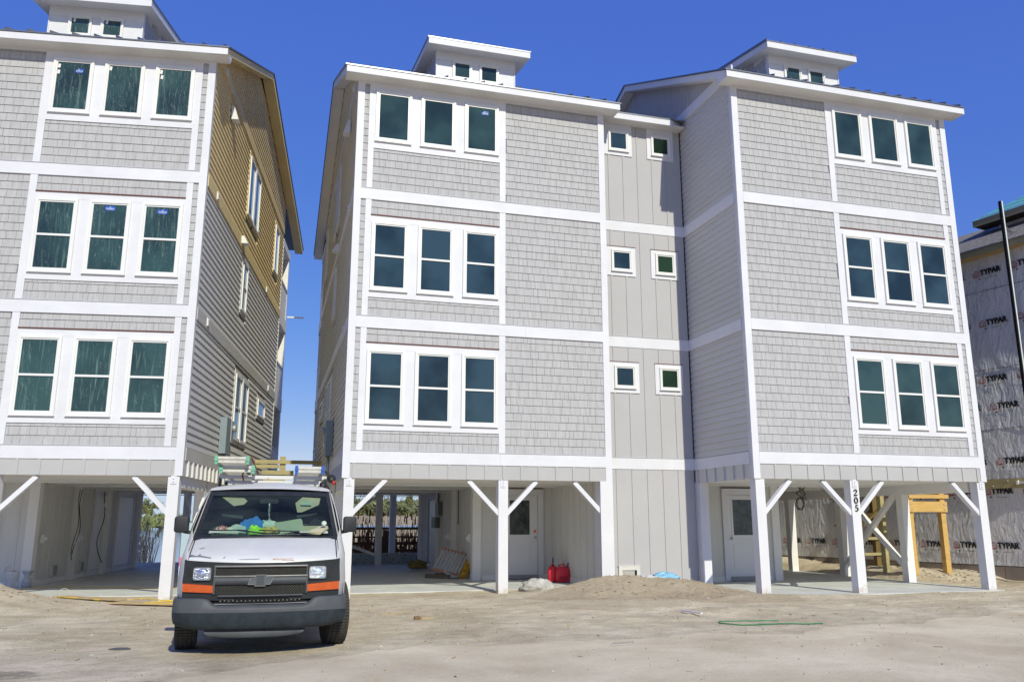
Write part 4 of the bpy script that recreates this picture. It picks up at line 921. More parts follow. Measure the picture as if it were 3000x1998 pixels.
# roof skin
def roofrow(y, x1, ze, crown, bow):
    return [(x1*t, y-bow*(1-t*t), ze+crown*(1-t*t)) for t in [-1+i/8*1. for i in range(17)]]
g.loft([roofrow(1.72, .785, 1.885, .025, .12), roofrow(1.80, .78, 1.915, .045, .08), roofrow(2.1, .71, 1.955, .06, 0), roofrow(5.5, .71, 1.955, .06, 0), roofrow(5.62, .66, 1.90, .05, 0)], 0)
g.box(-.88, .88, 5.58, 5.64, .45, 1.9)
g.add([(-.97, 1.4, .42), (.97, 1.4, .42), (.97, 5.5, .42), (-.97, 5.5, .42)], [(0, 3, 2, 1)])
body = g.build('body', VW, VAN)
# bonnet
def hoodrow(y, w, ze, cr_, bow): return [(w*t, y-bow*(1-t*t), ze+cr_*(1-t*t)-(.02 if abs(t) > .95 else 0)) for t in [-1+i/9 for i in range(19)]]
g = G(); g.loft([hoodrow(.235, .845, 1.035, -.035, .10), hoodrow(.245, .85, 1.065, -.02, .10), hoodrow(.33, .86, 1.105, -.005, .10), hoodrow(.55, .87, 1.165, .01, .10), hoodrow(.80, .87, 1.235, .02, .10), hoodrow(.94, .87, 1.27, .02, .10)], 0)
hood = g.build('bonnet', VW, VAN)
def hzz(x, y, A=((.235, 1.035), (.245, 1.06), (.33, 1.105), (.55, 1.165), (.80, 1.235), (.94, 1.27))):
    for (a, b), (c, d) in zip(A[:-1], A[1:]):
        if a <= y <= c: return b+(d-b)*(y-a)/(c-a)
    return A[-1][1]
for sg in (-1, 1):
    g = G(); g.tube([(sg*(.836+.012*k/8), .24+.70*k/8, hzz(0, .24+.70*k/8)-.008) for k in range(9)], .006, 5); g.build('panel_gap', mat('gap_black', (.01, .01, .01), .8), hood)
g = G(); g.tube([(.62+.025*math.cos(t), .42+.03*math.sin(t), 1.142+.012*math.sin(t)) for t in [math.pi*(.9+k*.12) for k in range(11)]], .003, 5); g.build('dent_scratch', mat('grey_scuff', (.35, .35, .36), .7), hood)
def chip(pts, m, nm='paint_chip'):
    # bare patches follow the bonnet: given as outline in x and y with height from the loft
    def hz(x, y):
        t = x/.86; yy = y+.10*(1-t*t); A = [(.235, 1.035-.035*(1-t*t)), (.245, 1.065-.02*(1-t*t)), (.33, 1.105), (.55, 1.165+.01*(1-t*t)), (.80, 1.235+.02*(1-t*t)), (.94, 1.27+.02*(1-t*t))]
        for (a, b), (c, d) in zip(A[:-1], A[1:]):
            if a <= yy <= c: return b+(d-b)*(yy-a)/(c-a)
        return A[0][1]
    g = G(); g.add([(x, y, hz(x, y)+.004) for x, y in pts], [tuple(range(len(pts)))]); g.build(nm, m, hood)
BARE = mat('bare_grey_primer', (.20, .20, .22), .7, .2, 20)
chip([(-.84, .29), (-.80, .27), (-.70, .24), (-.60, .205), (-.58, .215), (-.66, .25), (-.70, .27), (-.72, .31), (-.75, .27), (-.80, .30), (-.83, .33)], BARE)
chip([(-.76, .50), (-.72, .50), (-.68, .54), (-.72, .53)], BARE); chip([(-.46, .19), (-.44, .19), (-.43, .22), (-.45, .20)], BARE)
chip([(.10, .145), (.22, .148), (.34, .155), (.33, .165), (.2, .155), (.10, .155)], mat('rust_spots', (.35, .14, .05), .8, .2, 20))
chip([(-.30, .158), (-.2, .15), (-.05, .148), (-.05, .156), (-.2, .158)], BARE)
# cowl below the windscreen
def wsrow(t_, nseg=16):
    # t_ 0 bottom .. 1 top
    w = .865+(.755-.865)*t_; zc = 1.285+(1.872-1.285)*t_; ye = 1.00+(1.72-1.00)*t_; bow = .20*(1-t_)+.13*t_
    return [(w*t, ye-bow*(1-t*t), zc-.02*t*t*(1-t_)) for t in [-1+2*i/nseg for i in range(nseg+1)]]
def cowlrow(y, z, w, bow): return [(w*t, y-bow*(1-t*t), z) for t in [-1+2*i/16 for i in range(17)]]
g = G(); g.loft([cowlrow(.93, 1.262, .88, .13), cowlrow(.98, 1.30, .88, .19), wsrow(.03)], 0); g.build('cowl', VB, VAN)
GLW = bpy.data.materials.new('windscreen_glass'); GLW.use_nodes = True; n = GLW.node_tree; n.nodes.remove(n.nodes['Principled BSDF']); out = n.nodes['Material Output']
tr = n.nodes.new('ShaderNodeBsdfTransparent'); tr.inputs[0].default_value = (.70, .82, .76, 1); gl = n.nodes.new('ShaderNodeBsdfGlossy'); gl.inputs['Roughness'].default_value = .02
fr = n.nodes.new('ShaderNodeFresnel'); fr.inputs[0].default_value = 1.33; mx = n.nodes.new('ShaderNodeMixShader'); n.links.new(fr.outputs[0], mx.inputs[0]); n.links.new(tr.outputs[0], mx.inputs[1]); n.links.new(gl.outputs[0], mx.inputs[2]); df = n.nodes.new('ShaderNodeBsdfDiffuse'); df.inputs[0].default_value = (.42, .52, .46, 1); dn = n.nodes.new('ShaderNodeTexNoise'); dn.inputs['Scale'].default_value = 3.; dr = n.nodes.new('ShaderNodeMapRange'); dr.inputs[1].default_value = .3; dr.inputs[2].default_value = .7; dr.inputs[3].default_value = .01; dr.inputs[4].default_value = .055
n.links.new(dn.outputs[0], dr.inputs[0]); m2 = n.nodes.new('ShaderNodeMixShader'); n.links.new(dr.outputs[0], m2.inputs[0]); n.links.new(mx.outputs[0], m2.inputs[1]); n.links.new(df.outputs[0], m2.inputs[2]); n.links.new(m2.outputs[0], out.inputs[0])   # greenish dust haze added to veil the blue sky reflection
g = G(); g.loft([wsrow(.03+.97*k/8) for k in range(9)], 0); g.build('windscreen', GLW, VAN)
# black band round the glass: top shade, side pillars
g = G(); a = wsrow(.90); b = wsrow(1.0); e = wsrow(1.05)
g.loft([[(x, y-.006, z+.002) for x, y, z in a], [(x, y-.006, z+.004) for x, y, z in b]], 0)
for sg in (-1, 1):
    rows = []
    for k in range(9):
        t = .02+.98*k/8; r_ = wsrow(t); p = r_[0] if sg < 0 else r_[-1]; q = r_[1] if sg < 0 else r_[-2]
        rows.append([(p[0]+(q[0]-p[0])*.35, p[1]+(q[1]-p[1])*.35-.008, p[2]+.004), (p[0]+sg*.02, p[1]-.004, p[2]+.004)])
    g.loft(rows, 0, flip=sg > 0)
g.build('windscreen_surround', VB, VAN)
for sg in (-1, 1):
    g = G()
    rows = []
    for k in range(9):
        t = .02+1.0*k/8; r_ = wsrow(min(t, 1.02)); p = r_[0] if sg < 0 else r_[-1]
        rows.append([(p[0]+sg*.015, p[1]-.005, p[2]+.002), (p[0]+sg*.035, p[1]+.03, p[2]+.006), (p[0]+sg*.05, p[1]+.12, p[2]-.0)])
    g.loft(rows, 0, flip=sg > 0)
    g.build('windscreen_pillar', VW, VAN)
g = G()
for sg in (-1, 1): g.add([(sg*.955, 1.22, 1.32), (sg*.948, 2.0, 1.32), (sg*.845, 2.0, 1.78), (sg*.852, 1.72, 1.76), (sg*.90, 1.40, 1.56)], [(0, 1, 2, 3, 4)] if sg > 0 else [(4, 3, 2, 1, 0)])
g.build('side_window', mat('dark_side_glass', (.01, .014, .014), .05, .1, 2, spec=.8), VAN)
# wipers
for (p0, p1, p2) in (((-.02, .78, 1.335), (-.35, .84, 1.375), (-.78, 1.0, 1.37)), ((.58, .90, 1.30), (.28, .85, 1.36), (-.10, .82, 1.375))):
    g = G(); g.tube([p0, p1], .011, 6); g.tube([(p1[0]+.12, p1[1]-.01, p1[2]-.004), p1, p2], .008, 6); g.build('wiper', VB, VAN)
# grille panel
def arc(y0, w, bow, n_=24): return [(w*t, y0-bow*(1-t*t)) for t in [-1+2*i/n_ for i in range(n_+1)]]
def strip(g, z0, z1, w, y0, bow, m=0, t0=-1, t1=1, n_=16, zc0=0, zc1=0, th=.0):
    A = []; B = []
    for i in range(n_+1):
        t = t0+(t1-t0)*i/n_; y = y0-bow*(1-t*t); A.append((w*t, y, z0+zc0*(1-t*t))); B.append((w*t, y+th, z1+zc1*(1-t*t)))
    g.loft([A, B], m)
Yg, BOW, WG = .235, .11, .875
g = G(); strip(g, .60, 1.045, WG, Yg, BOW, zc1=-.035); strip(g, 1.045, 1.05, WG, Yg, BOW, zc0=-.035, zc1=-.035, th=.05); panel = g.build('grille_panel', VB, VAN)
g = G()
def bar(z, h, t0, t1, yo, m): 
    n_ = 16; rows = [[], [], [], []]
    for i in range(n_+1):
        t = t0+(t1-t0)*i/n_; y = Yg-BOW*(1-t*t); x = WG*t
        rows[0].append((x, y, z-h/2)); rows[1].append((x, y-yo, z-h/2)); rows[2].append((x, y-yo, z+h/2)); rows[3].append((x, y, z+h/2))
    g.loft([list(r_) for r_ in rows], m)
bar(.975, .020, -.61, .575, .030, 0); bar(.865, .018, -.61, .575, .034, 0); bar(.815, .085, -.61, .575, .028, 1); bar(.648, .018, -.55, .52, .03, 1)
for t_ in (-.605, .57):
    x = WG*t_; y = Yg-BOW*(1-t_*t_); g.beam((x, y-.015, .67), (x, y-.015, .98), .02, .03, 1)
g.build('grille_bars', [mat('grille_trim', (.22, .21, .20), .4, .1, 9, metal=.3), VG], VAN)
g = G(); strip(g, .877, .963, WG, Yg-.006, BOW, t0=-.60, t1=.565); strip(g, .660, .765, WG, Yg-.006, BOW, t0=-.585, t1=.55); g.build('grille_shade_strip', mat('painted_recess_shade', (.006, .006, .006), .9), VAN)  # near-black strips paint the shade of the recess behind the mesh
MESHM = mat('mesh_bars', (.11, .105, .09), .5, .1, 9)
for (z0, z1, t0, t1, cut) in ((.877, .963, -.60, .565, 0), (.660, .765, -.585, .55, .05)):
    g = G(); hh = z1-z0; x = WG*t0-hh
    Y = lambda xx: Yg-BOW*(1-(xx/WG)**2)-.012
    while x < WG*t1:
        for dr in (1, -1):
            a = max(x, WG*t0); b = min(x+hh, WG*t1)
            if b > a:
                za, zb = (z0+(a-x), z0+(b-x)) if dr > 0 else (z1-(a-x), z1-(b-x))
                g.beam((a, Y(a), za), (b, Y(b), zb), .0024, .0024)
        x += .0285
    g.build('grille_mesh', MESHM, VAN)
# emblem recess
Ye = Yg-BOW-.036
g = G(); g.prism([(-.16, .775), (-.085, .775), (-.085, .757), (.035, .757), (.035, .775), (.085, .775), (.125, .845), (.045, .845), (.045, .878), (-.08, .878), (-.08, .845), (-.125, .845)], 'y', Ye, Ye+.02, 0)
g.prism([(-.065, .765), (.02, .765), (.02, .868), (-.065, .868)], 'y', Ye-.004, Ye, 1)
for (a, b, c, d) in ((-.08, .878, .045, .878), (-.125, .845, -.08, .845), (.045, .845, .125, .845), (-.125, .845, -.16, .775), (.125, .845, .085, .775), (-.08, .845, -.08, .878), (.045, .845, .045, .878), (-.085, .757, .035, .757), (-.16, .775, -.085, .775), (.035, .775, .085, .775)): g.beam((a, Ye-.004, b), (c, Ye-.004, d), .008, .008, 2)
g.build('emblem', [mat('emblem_grey', (.10, .115, .13), .5), VG, mat('emblem_edge', (.24, .23, .22), .4, metal=.3)], VAN)
for sg, x0 in ((-1, -.755), (1, .575)):
    xc = x0+.09 if sg < 0 else x0+.04; t = xc/WG; y = Yg-BOW*(1-t*t); a = -sg*rad(9)
    h = thing('headlight', 'x', 'x'); del h['label']; del h['category']; h.parent = VAN; h.location = (xc, y, .895); h.rotation_euler = (0, 0, a if sg < 0 else a)
    h.rotation_euler = (0, 0, sg*rad(9))
    G().rbox(-.115, .115, -.012, .05, -.085, .085, .03).build('headlight_recess', VB, h)
    G().rbox(-.098, .098, -.03, .0, -.07, .07, .024).build('headlight_bezel', mat('bezel_grey', (.35, .35, .34), .4, metal=.4), h)
    G().rbox(-.088, .088, -.036, -.03, -.06, .06, .018).build('headlight_lens', CHR, h)
    g = G(); g.lathe([(0, 0), (.045, 0), (.05, .006), (0, .01)], (0, -.045, .01), 16, axis='y')
    for k in range(8): g.box(-.085+k*.023, -.083+k*.023, -.0385, -.036, -.058, .058)
    g.build('headlight_reflector', CHR, h)
for sg in (-1, 1):
    n_ = 6; g = G(); x0, x1 = (.875, .505) if sg > 0 else (-.875, -.535); rows = [[], [], [], []]
    for i in range(n_+1):
        x = x0+(x1-x0)*i/n_; t = x/WG; y = Yg-BOW*(1-t*t); f = i/n_; zt = .79-.025*f; zb = .695-.015*f
        rows[0].append((x, y, zb)); rows[1].append((x, y-.022, zb+.004)); rows[2].append((x, y-.022, zt-.004)); rows[3].append((x, y, zt))
    g.loft(rows, 0, flip=sg > 0, smooth=False)
    x = x1; t = x/WG; y = Yg-BOW*(1-t*t); g.add([(x, y, .68), (x, y-.022, .684), (x, y-.022, .761), (x, y, .765)], [(0, 1, 2, 3)])
    g.build('indicator', AMB, VAN)
# bumper
def bump(prof, m, name, w=.945, y0=.16, bow=.16, back=.42):
    """prof(ax) -> list of (dy, z) for |x| fraction; swept round the nose"""
    path = []
    for i in range(33):
        t = -1+2*i/32; path.append((w*t*(1 if abs(t) < .97 else .995), y0-bow*(1-abs(t)**2.4), abs(t)))
    path = [(-w*1.035, back, 1), (-w*1.03, .22+y0*.3, 1)]+path+[(w*1.03, .22+y0*.3, 1), (w*1.035, back, 1)]
    rows = [[(x*(1-(q_[2] if len(q_) > 2 else 0)*a*a), y+q_[0]+(.10*(q_[2] if len(q_) > 2 else 0)/.05*max(0, a-.8)*5*.3), q_[1]) for q_ in prof(a)] for x, y, a in path]
    g = G(); g.loft(rows, 0, flip=True); return g.build(name, m, VAN)
def up(a):
    k = min(1, max(0, (a-.52)/.14)); k = k*k*(3-2*k); top = .555+.075*k
    return [(.10, top-.004, .03), (.045*(1-k)+.02, top, .015), (.0+.012*k, top-.035+.01*k, .003), (-.0, .50), (-.004, .475)]
bump(up, VG, 'bumper_cover'); bump(lambda a: [(-.004, .478), (-.004, .47), (.002, .41, .004), (.012, .35, .018), (.03, .305+.02*a**6, .045), (.06, .283+.035*a**6, .075), (.12, .275+.04*a**6, .10)], VD, 'bumper_valance')
g = G(); strip(g, .545, .62, .60, .22, .11); g.build('air_intake', mat('painted_recess_shade', (.006, .006, .006), .9), VAN)  # near-black strip stands in for the unlit depth of the intake
g = G()
for k in range(20): g.lathe([(0, 0), (.009, 0), (.009, .004), (0, .004)], (-.45+k*.046, .10+.08*abs((-.45+k*.046)/.6)**2, .592+.004*(k % 2)), 8, axis='y')
g.build('intake_holes', mat('hole_grey', (.13, .13, .12), .6), VAN)
g = G(); strip(g, .56, .563, .55, .135, .05, th=.05); g.build('bumper_scuff', mat('pale_scuff', (.45, .46, .46), .7), VAN)
g = G(); n_ = 12; A = []; B = []; Cc = []
for i in range(n_+1):
    t = -1+2*i/n_; A.append((.56*t-.05, .16-.05*(1-t*t), .29)); B.append((.54*t-.05, .12-.06*(1-t*t), .225+.02*t**4)); Cc.append((.50*t-.05, .15-.06*(1-t*t), .195+.02*t**4))
g.loft([A, B, Cc], 0); g.build('air_dam', VG, VAN)
for (x, z) in ((-.08, .455), (.065, .455), (-.085, .32), (.065, .32)):
    G().lathe([(0, 0), (.007, 0), (.007, .006), (0, .006)], (x, -.006 if z > .4 else .012, z), 8, axis='y').build('bumper_bolt', VB, VAN)
# wheels
for (x, y, st) in ((-.865, .92, rad(4)), (.865, .92, rad(9)), (-.865, 4.4, 0), (.865, 4.4, 0)):
    w = thing('wheel', 'x', 'x'); del w['label']; del w['category']; w.parent = VAN; w.location = (x, y, .372); w.rotation_euler = (0, 0, st)
    g = G(); g.lathe([(.22, -.12), (.33, -.125), (.365, -.10), (.375, -.04), (.375, .04), (.365, .10), (.33, .125), (.22, .12)], (0, 0, 0), 40, axis='x'); g.build('tyre', RUB, w)
    # tread blocks
    g = G()
    for k in range(64):
        a = 2*math.pi*k/64
        for xx in (-.095, -.048, 0, .048, .095):
            ca, sa = math.cos(a+(.03 if xx in (-.048, .048) else 0)), math.sin(a+(.03 if xx in (-.048, .048) else 0)); r0, r1 = (.36, .386) if abs(xx) < .09 else (.352, .378); ta = .036
            v = []
            for rr_ in (r0, r1):
                for dx, da in ((-.019, -ta), (.019, -ta), (.019, ta), (-.019, ta)): v.append((xx+dx, rr_*math.cos(a+da), rr_*math.sin(a+da)))
            g.add(v, [(4, 5, 6, 7), (0, 1, 5, 4), (1, 2, 6, 5), (2, 3, 7, 6), (3, 0, 4, 7)])
    g.build('tread', RUB, w, 'stuff')
    g = G(); g.lathe([(0, -.05), (.2, -.05), (.22, -.10), (.225, .10), (.2, .05), (0, .05)], (0, 0, 0), 24, axis='x'); g.build('rim', mat('steel_rim', (.3, .3, .3), .5, metal=.5), w)
# inner arches and axle so that no light shows through
g = G(); g.box(-.70, .70, .5, 5.4, .30, .62); g.box(-.94, .94, .45, .5, .35, .75); g.build('chassis', mat('underbody_black', (.012, .012, .012), .9), VAN)
# mirrors
for sg in (-1, 1):
    o = thing('wing_mirror', 'x', 'x'); del o['label']; del o['category']; o.parent = VAN; o.location = (sg*1.03, 1.05, 1.45)
    g = G(); g.rbox(-.085, .085, -.06, .05, -.105, .095, .035); m_ = g.build('mirror_shell', VB, o)
    md = m_.modifiers.new('b', 'BEVEL'); md.width = .018; md.segments = 3
    for p_ in m_.data.polygons: p_.use_smooth = True
    G().beam((-sg*.02, .03, -.09), (-sg*.13, .05, -.11), .05, .045).build('mirror_arm', VB, o)
    G().rbox(-.07, .07, .05, .056, -.09, .08, .03).build('mirror_glass', mat('mirror_glass', (.7, .7, .7), .03, metal=1.), o)
# cabin
INT = mat('cabin_dark', (.03, .05, .048), .8, .2, 3); DASH = mat('dash_grey', (.34, .36, .31), .8, .1, 6); BEI = mat('beige_trim', (.42, .38, .27), .8, .06, 5)
g = G(); g.add([(-.84, .88, 1.20), (.84, .88, 1.20), (.86, 1.42, 1.27), (-.86, 1.42, 1.27), (-.86, 1.42, .9), (.86, 1.42, .9)], [(0, 1, 2, 3), (3, 2, 5, 4)]); g.build('dashboard', DASH, VAN)
g = G(); g.box(-.88, .88, 2.9, 2.95, .5, 1.93); g.box(-.93, .93, 1.42, 2.95, .5, .55); g.build('bulkhead', INT, VAN)
g = G()
for x in (-.50, .50):
    g.rbox(x-.26, x+.26, 2.05, 2.25, .8, 1.42, .08); g.rbox(x-.14, x+.14, 2.08, 2.2, 1.42, 1.64, .05)
g.build('seat', INT, VAN)
g = G(); g.box(-.16, .10, 2.88, 2.9, 1.42, 1.62); g.box(.25, .35, 2.88, 2.9, 1.35, 1.78); g.box(-.16, .12, 2.87, 2.89, 1.66, 1.80); g.build('cargo_light_patch', mat('dim_grey_panel', (.10, .13, .12), .8), VAN)  # paler boxes painted as dim light patches in the cargo space
g = G(); g.tube([(.44+.19*math.cos(t), 1.66+.07*math.sin(t), 1.28+.16*math.sin(t)) for t in [2*math.pi*k/24 for k in range(24)]], .015, 6, closed=True); g.build('steering_wheel', VB, VAN)
for (pts) in ([(-.62, 1.62, 1.80), (-.35, 1.58, 1.80), (-.29, 1.56, 1.745), (-.33, 1.54, 1.70), (-.46, 1.54, 1.68)], [(.33, 1.50, 1.72), (.42, 1.56, 1.80), (.66, 1.60, 1.79), (.64, 1.52, 1.70), (.42, 1.46, 1.60), (.36, 1.46, 1.60)]):
    g = G(); nn = len(pts); g.add(pts+[(x, y+.02, z) for x, y, z in pts], [tuple(range(nn)), tuple(range(2*nn-1, nn-1, -1))]+[(i, nn+i, nn+(i+1) % nn, (i+1) % nn) for i in range(nn)]); g.build('sun_visor', BEI, VAN)
G().box(.40, .54, 1.475, 1.485, 1.695, 1.735).build('visor_label', mat('yellow_blue_label', (.55, .62, .35), .6, .2, 30, col2=(.2, .42, .55)), VAN)
g = G(); g.rbox(-.13, .11, 1.50, 1.54, 1.715, 1.775, .02); g.box(-.02, .02, 1.5, 1.53, 1.60, 1.72); g.build('rear_view_mirror', VB, VAN)
g = G(); rr = random.Random(4); g.tube([(.0+rr.uniform(-.006, .006), 1.49, 1.72-k*.03) for k in range(11)], [.006+.008*(k % 2) for k in range(11)], 6); g.build('hanging_beads', mat('bead_silver', (.5, .52, .5), .3, .1, 20, metal=.4), VAN)
G().lathe([(0, 0), (.033, 0), (.033, .003), (0, .003)], (.70, 1.00, 1.455), 16, axis='y').build('round_sticker', mat('round_label', (.55, .62, .52), .6, .2, 60), VAN)
g = G()
for k in range(30): x = -.22+k*.021; g.box(x, x+.009, .845, .90, 1.318, 1.322)
g.build('dash_vent', mat('vent_slot', (.45, .47, .45), .6), VAN)
g = G(); g.add([(-.22, .84, 1.314), (.42, .84, 1.314), (.40, .91, 1.318), (-.2, .91, 1.318)], [(0, 1, 2, 3)]); g.build('dash_vent_base', VB, VAN)
# ---- roof rack ----
RK = VAN
g = G(); g.box(-.74, .76, 2.35, 2.40, 2.075, 2.125); g.build('rack_bar', RUST, VAN)
g = G(); g.box(-.74, .76, 3.6, 3.65, 2.06, 2.11); g.build('rack_bar', RUST, VAN); G().box(-.74, .76, 4.9, 4.95, 2.06, 2.11).build('rack_bar', RUST, VAN)
for x in (-.72, .74):
    for y in (2.37, 3.62, 4.92): g = G(); g.box(x-.02, x+.02, y-.02, y+.02, 1.88, 2.09).build('rack_leg', mat('dark_metal', (.03, .03, .03), .5), VAN)
VT = lambda p: VAN.matrix_basis @ Vector(p)
VAN.matrix_basis  # (location and rotation set above)
def van_child_world(o): o.location = VT(o.location); o.rotation_euler = (0, 0, -rad(1.2)); return o
FG = mat('fibreglass_grey', (.42, .40, .35), .55, .10, 4, .1, 40); AL = mat('aluminium', (.52, .51, .48), .38, .08, 6, metal=.5); GRN = mat('ladder_green_plastic', (.16, .42, .28), .5, .08, 8); BLU = mat('ladder_blue_plastic', (.03, .10, .42), .5, .08, 8)
def ladder(label, x0, x1, y0, y1, z0, rung, railm, capm, caps=True, group=None, twist=0.):
    o = thing('ladder', label, 'ladder', (0, 0, 0)); xm = (x0+x1)/2; L_ = y1-y0; w = (x1-x0)/2
    for sg in (-1, 1):
        g = G(); g.box(sg*w-.014, sg*w+.014, 0, L_, 0, .10); g.build('rail', railm, o)
        if caps:
            g = G(); g.box(sg*w-.02, sg*w+.02, -.05, .05, -.008, .108); g.box(sg*w-.026, sg*w+.026, -.06, -.03, .035, .07); g.build('foot', capm, o)
    for zz in (.012, .062): G().rbox(-w+.014, w-.014, -.03, .01, zz, zz+.036, .014).build('rung', mat('worn_white_rung', (.60, .57, .50), .6, .12, 12), o)
    y = .33; k = 1
    while y < L_-.05:
        G().rbox(-w+.014, w-.014, y-.0, y+.038, .028, .082, .012, axis='x' if False else 'y').build('rung', mat('shaded_rung', (.30, .29, .26), .6, .1, 8), o); y += .305; k += 1  # rungs further back get a darker colour, their shade painted in
    o.location = VT((xm, y0, z0)); o.rotation_euler = (twist, 0, -rad(1.2)); return o
ladder('extension ladder with green end caps, topmost on the left of the van rack', -.735, -.33, 1.75, 6.2, 2.245, 0, FG, GRN)
ladder('extension ladder with green end caps, under the topmost one on the van rack', -.675, -.255, 1.85, 6.0, 2.128, 0, FG, GRN)
ladder('narrow ladder with blue end caps alone on the right of the van rack', .325, .685, 1.9, 5.6, 2.135, 0, FG, BLU)
g = G(); g.tube([(-.40, 2.36, 2.05), (-.42, 2.34, 2.13), (-.36, 2.3, 2.25), (-.30, 2.2, 2.37), (-.2, 2.9, 2.12)], .012, 6); g.build('strap', mat('orange_brown_strap', (.30, .12, .06), .8), VAN)
g = G(); g.tube([(.74, 2.35, 2.2), (.78, 2.33, 2.12), (.75, 2.3, 2.02), (.80, 2.3, 1.94), (.74, 2.28, 1.90)], .014, 6); g.lathe([(0, 0), (.06, 0), (.06, .04), (0, .04)], (.83, 2.3, 2.09), 16, axis='y'); g.lathe([(0, 0), (.05, 0), (.05, .04), (0, .04)], (.71, 2.28, 2.0), 16, axis='y'); g.build('ratchet', VB, VAN)
G().lathe([(0, 0), (.02, 0), (.02, .06), (0, .06)], (.86, 2.3, 2.0), 8, axis='z').build('strap_hook', mat('red_plastic', (.5, .03, .02), .5), VAN)
g = G(); g.beam((-.3, 2.6, 2.14), (.30, 2.6, 2.14), .05, .02); g.build('strap', VB, VAN)
# loose things on the dashboard (each rests there, so each is its own thing)
def lump(name, label, cat, p, size, m, seed, n_=(16, 10), amp=.35, flat=.5):
    g = G(); v = []; a_, b_ = n_
    for j in range(b_+1):
        for i in range(a_):
            th = 2*math.pi*i/a_; ph = math.pi*j/b_; d = Vector((math.sin(ph)*math.cos(th), math.sin(ph)*math.sin(th), math.cos(ph)))
            k = 1+amp*mnoise.noise(d*2.3+Vector((seed, 0, 0)))+amp*.5*mnoise.noise(d*5+Vector((0, seed, 0)))
            v.append((d.x*size[0]*k, d.y*size[1]*k, max(-size[2]*flat, d.z*size[2]*k)))
    g.add(v, [(j*a_+i, (j+1)*a_+i, (j+1)*a_+(i+1) % a_, j*a_+(i+1) % a_) for j in range(b_) for i in range(a_)], smooth=True)
    o = g.build(name, m); o.location = p; return tag(o, label, cat)
dz = 1.335
D = lambda x, y, z: tuple(VT((x, y, z)))
BLUC = mat('blue_cloth', (.05, .22, .62), .9, .15, 9); PAL = mat('pale_cloth', (.50, .60, .54), .9, .12, 9)
for o in (lump('cloth', 'crumpled blue cloth on the van dashboard', 'cloth', D(-.19, 1.28, dz+.055), (.17, .09, .13), BLUC, 1.3),
          lump('cloth', 'crumpled pale green cloth beside the blue one on the van dashboard', 'cloth', D(-.01, 1.30, dz+.06), (.15, .08, .10), PAL, 4.1),
          lump('cap', 'off-white cap on the van dashboard left of the cloths', 'cap', D(-.38, 1.18, dz+.03), (.10, .08, .08), mat('cap_cloth', (.5, .54, .46), .9), 2.2, amp=.1),
          lump('hat', 'red and white patterned hat at the left end of the van dashboard', 'hat', D(-.56, 1.14, dz+.02), (.10, .06, .07), mat('red_pattern', (.42, .04, .04), .8, .3, 40, col2=(.6, .5, .45), thr=(.45, .5)), 8.4, amp=.15),
          lump('gloves', 'lime green work gloves in the middle of the van dashboard', 'gloves', D(-.155, 1.00, dz+.015), (.09, .035, .075), mat('lime_fabric', (.28, .72, .04), .8), 6.6, amp=.6),
          lump('gloves', 'yellow and black work gloves right of the lime ones', 'gloves', D(.03, 1.02, dz+.02), (.13, .04, .055), mat('yellow_fabric', (.55, .42, .08), .8, .3, 18, col2=(.03, .03, .03), thr=(.42, .5)), 7.7, amp=.6),
          lump('stuffed_toy', 'black plush animal at the right end of the van dashboard', 'stuffed toy', D(.60, 1.25, dz+.06), (.10, .07, .12), mat('black_plush', (.015, .016, .018), .9, .1, 30, .5, 60), 3.9, amp=.2)): pass
def sheet(name, label, cat, p, w, l, rz, tilt, m, n_=3):
    g = G()
    for k in range(n_):
        a = rad(4*k-4); c, s_ = math.cos(a), math.sin(a); z = k*.006
        q = [(-w/2, -l/2), (w/2, -l/2), (w/2, l/2), (-w/2, l/2)]; q = [(x*c-y*s_, x*s_+y*c) for x, y in q]
        g.add([(x, y, z) for x, y in q]+[(x, y, z+.004) for x, y in q], [(3, 2, 1, 0), (4, 5, 6, 7), (0, 1, 5, 4), (1, 2, 6, 5), (2, 3, 7, 6), (3, 0, 4, 7)])
    o = g.build(name, m); o.location = p; o.rotation_euler = (tilt[0], tilt[1], rz); return tag(o, label, cat)
PAP = mat('manila_paper', (.52, .47, .30), .9, .08, 6); PAW = mat('white_paper', (.62, .64, .58), .9, .08, 8)
sheet('papers', 'grey green folder propped on the right half of the van dashboard', 'folder', D(.27, 1.13, dz+.07), .34, .22, .1, (.75, -.12, 0), mat('folder_green', (.34, .38, .28), .8), 3)
sheet('papers', 'manila envelopes fanned out near the plush animal in the van', 'envelopes', D(.56, 1.05, dz+.03), .34, .22, -.5, (.35, .05, 0), PAP, 4)
sheet('papers', 'white slips along the front of the van dashboard at right', 'papers', D(.55, .99, dz+.005), .40, .07, .12, (.2, 0, 0), PAW, 3)
sheet('papers', 'white receipts at the left front of the van dashboard', 'papers', D(-.52, 1.03, dz+.01), .36, .10, -.1, (.3, 0, 0), PAW, 3)
sheet('box', 'small clear box left of the lime gloves on the van dashboard', 'box', D(-.33, 1.05, dz+.03), .13, .10, .1, (.8, 0, 0), mat('clear_box', (.38, .48, .44), .3), 4)
sheet('cup', 'white paper cup lying at the left of the van dashboard', 'cup', D(-.45, 1.12, dz+.03), .07, .08, .2, (.9, 0, 0), PAW, 4)
# ---------------- site clutter ----------------
def gzp(x, y, dz=0.): return (x, y, gz(x, y)+dz)
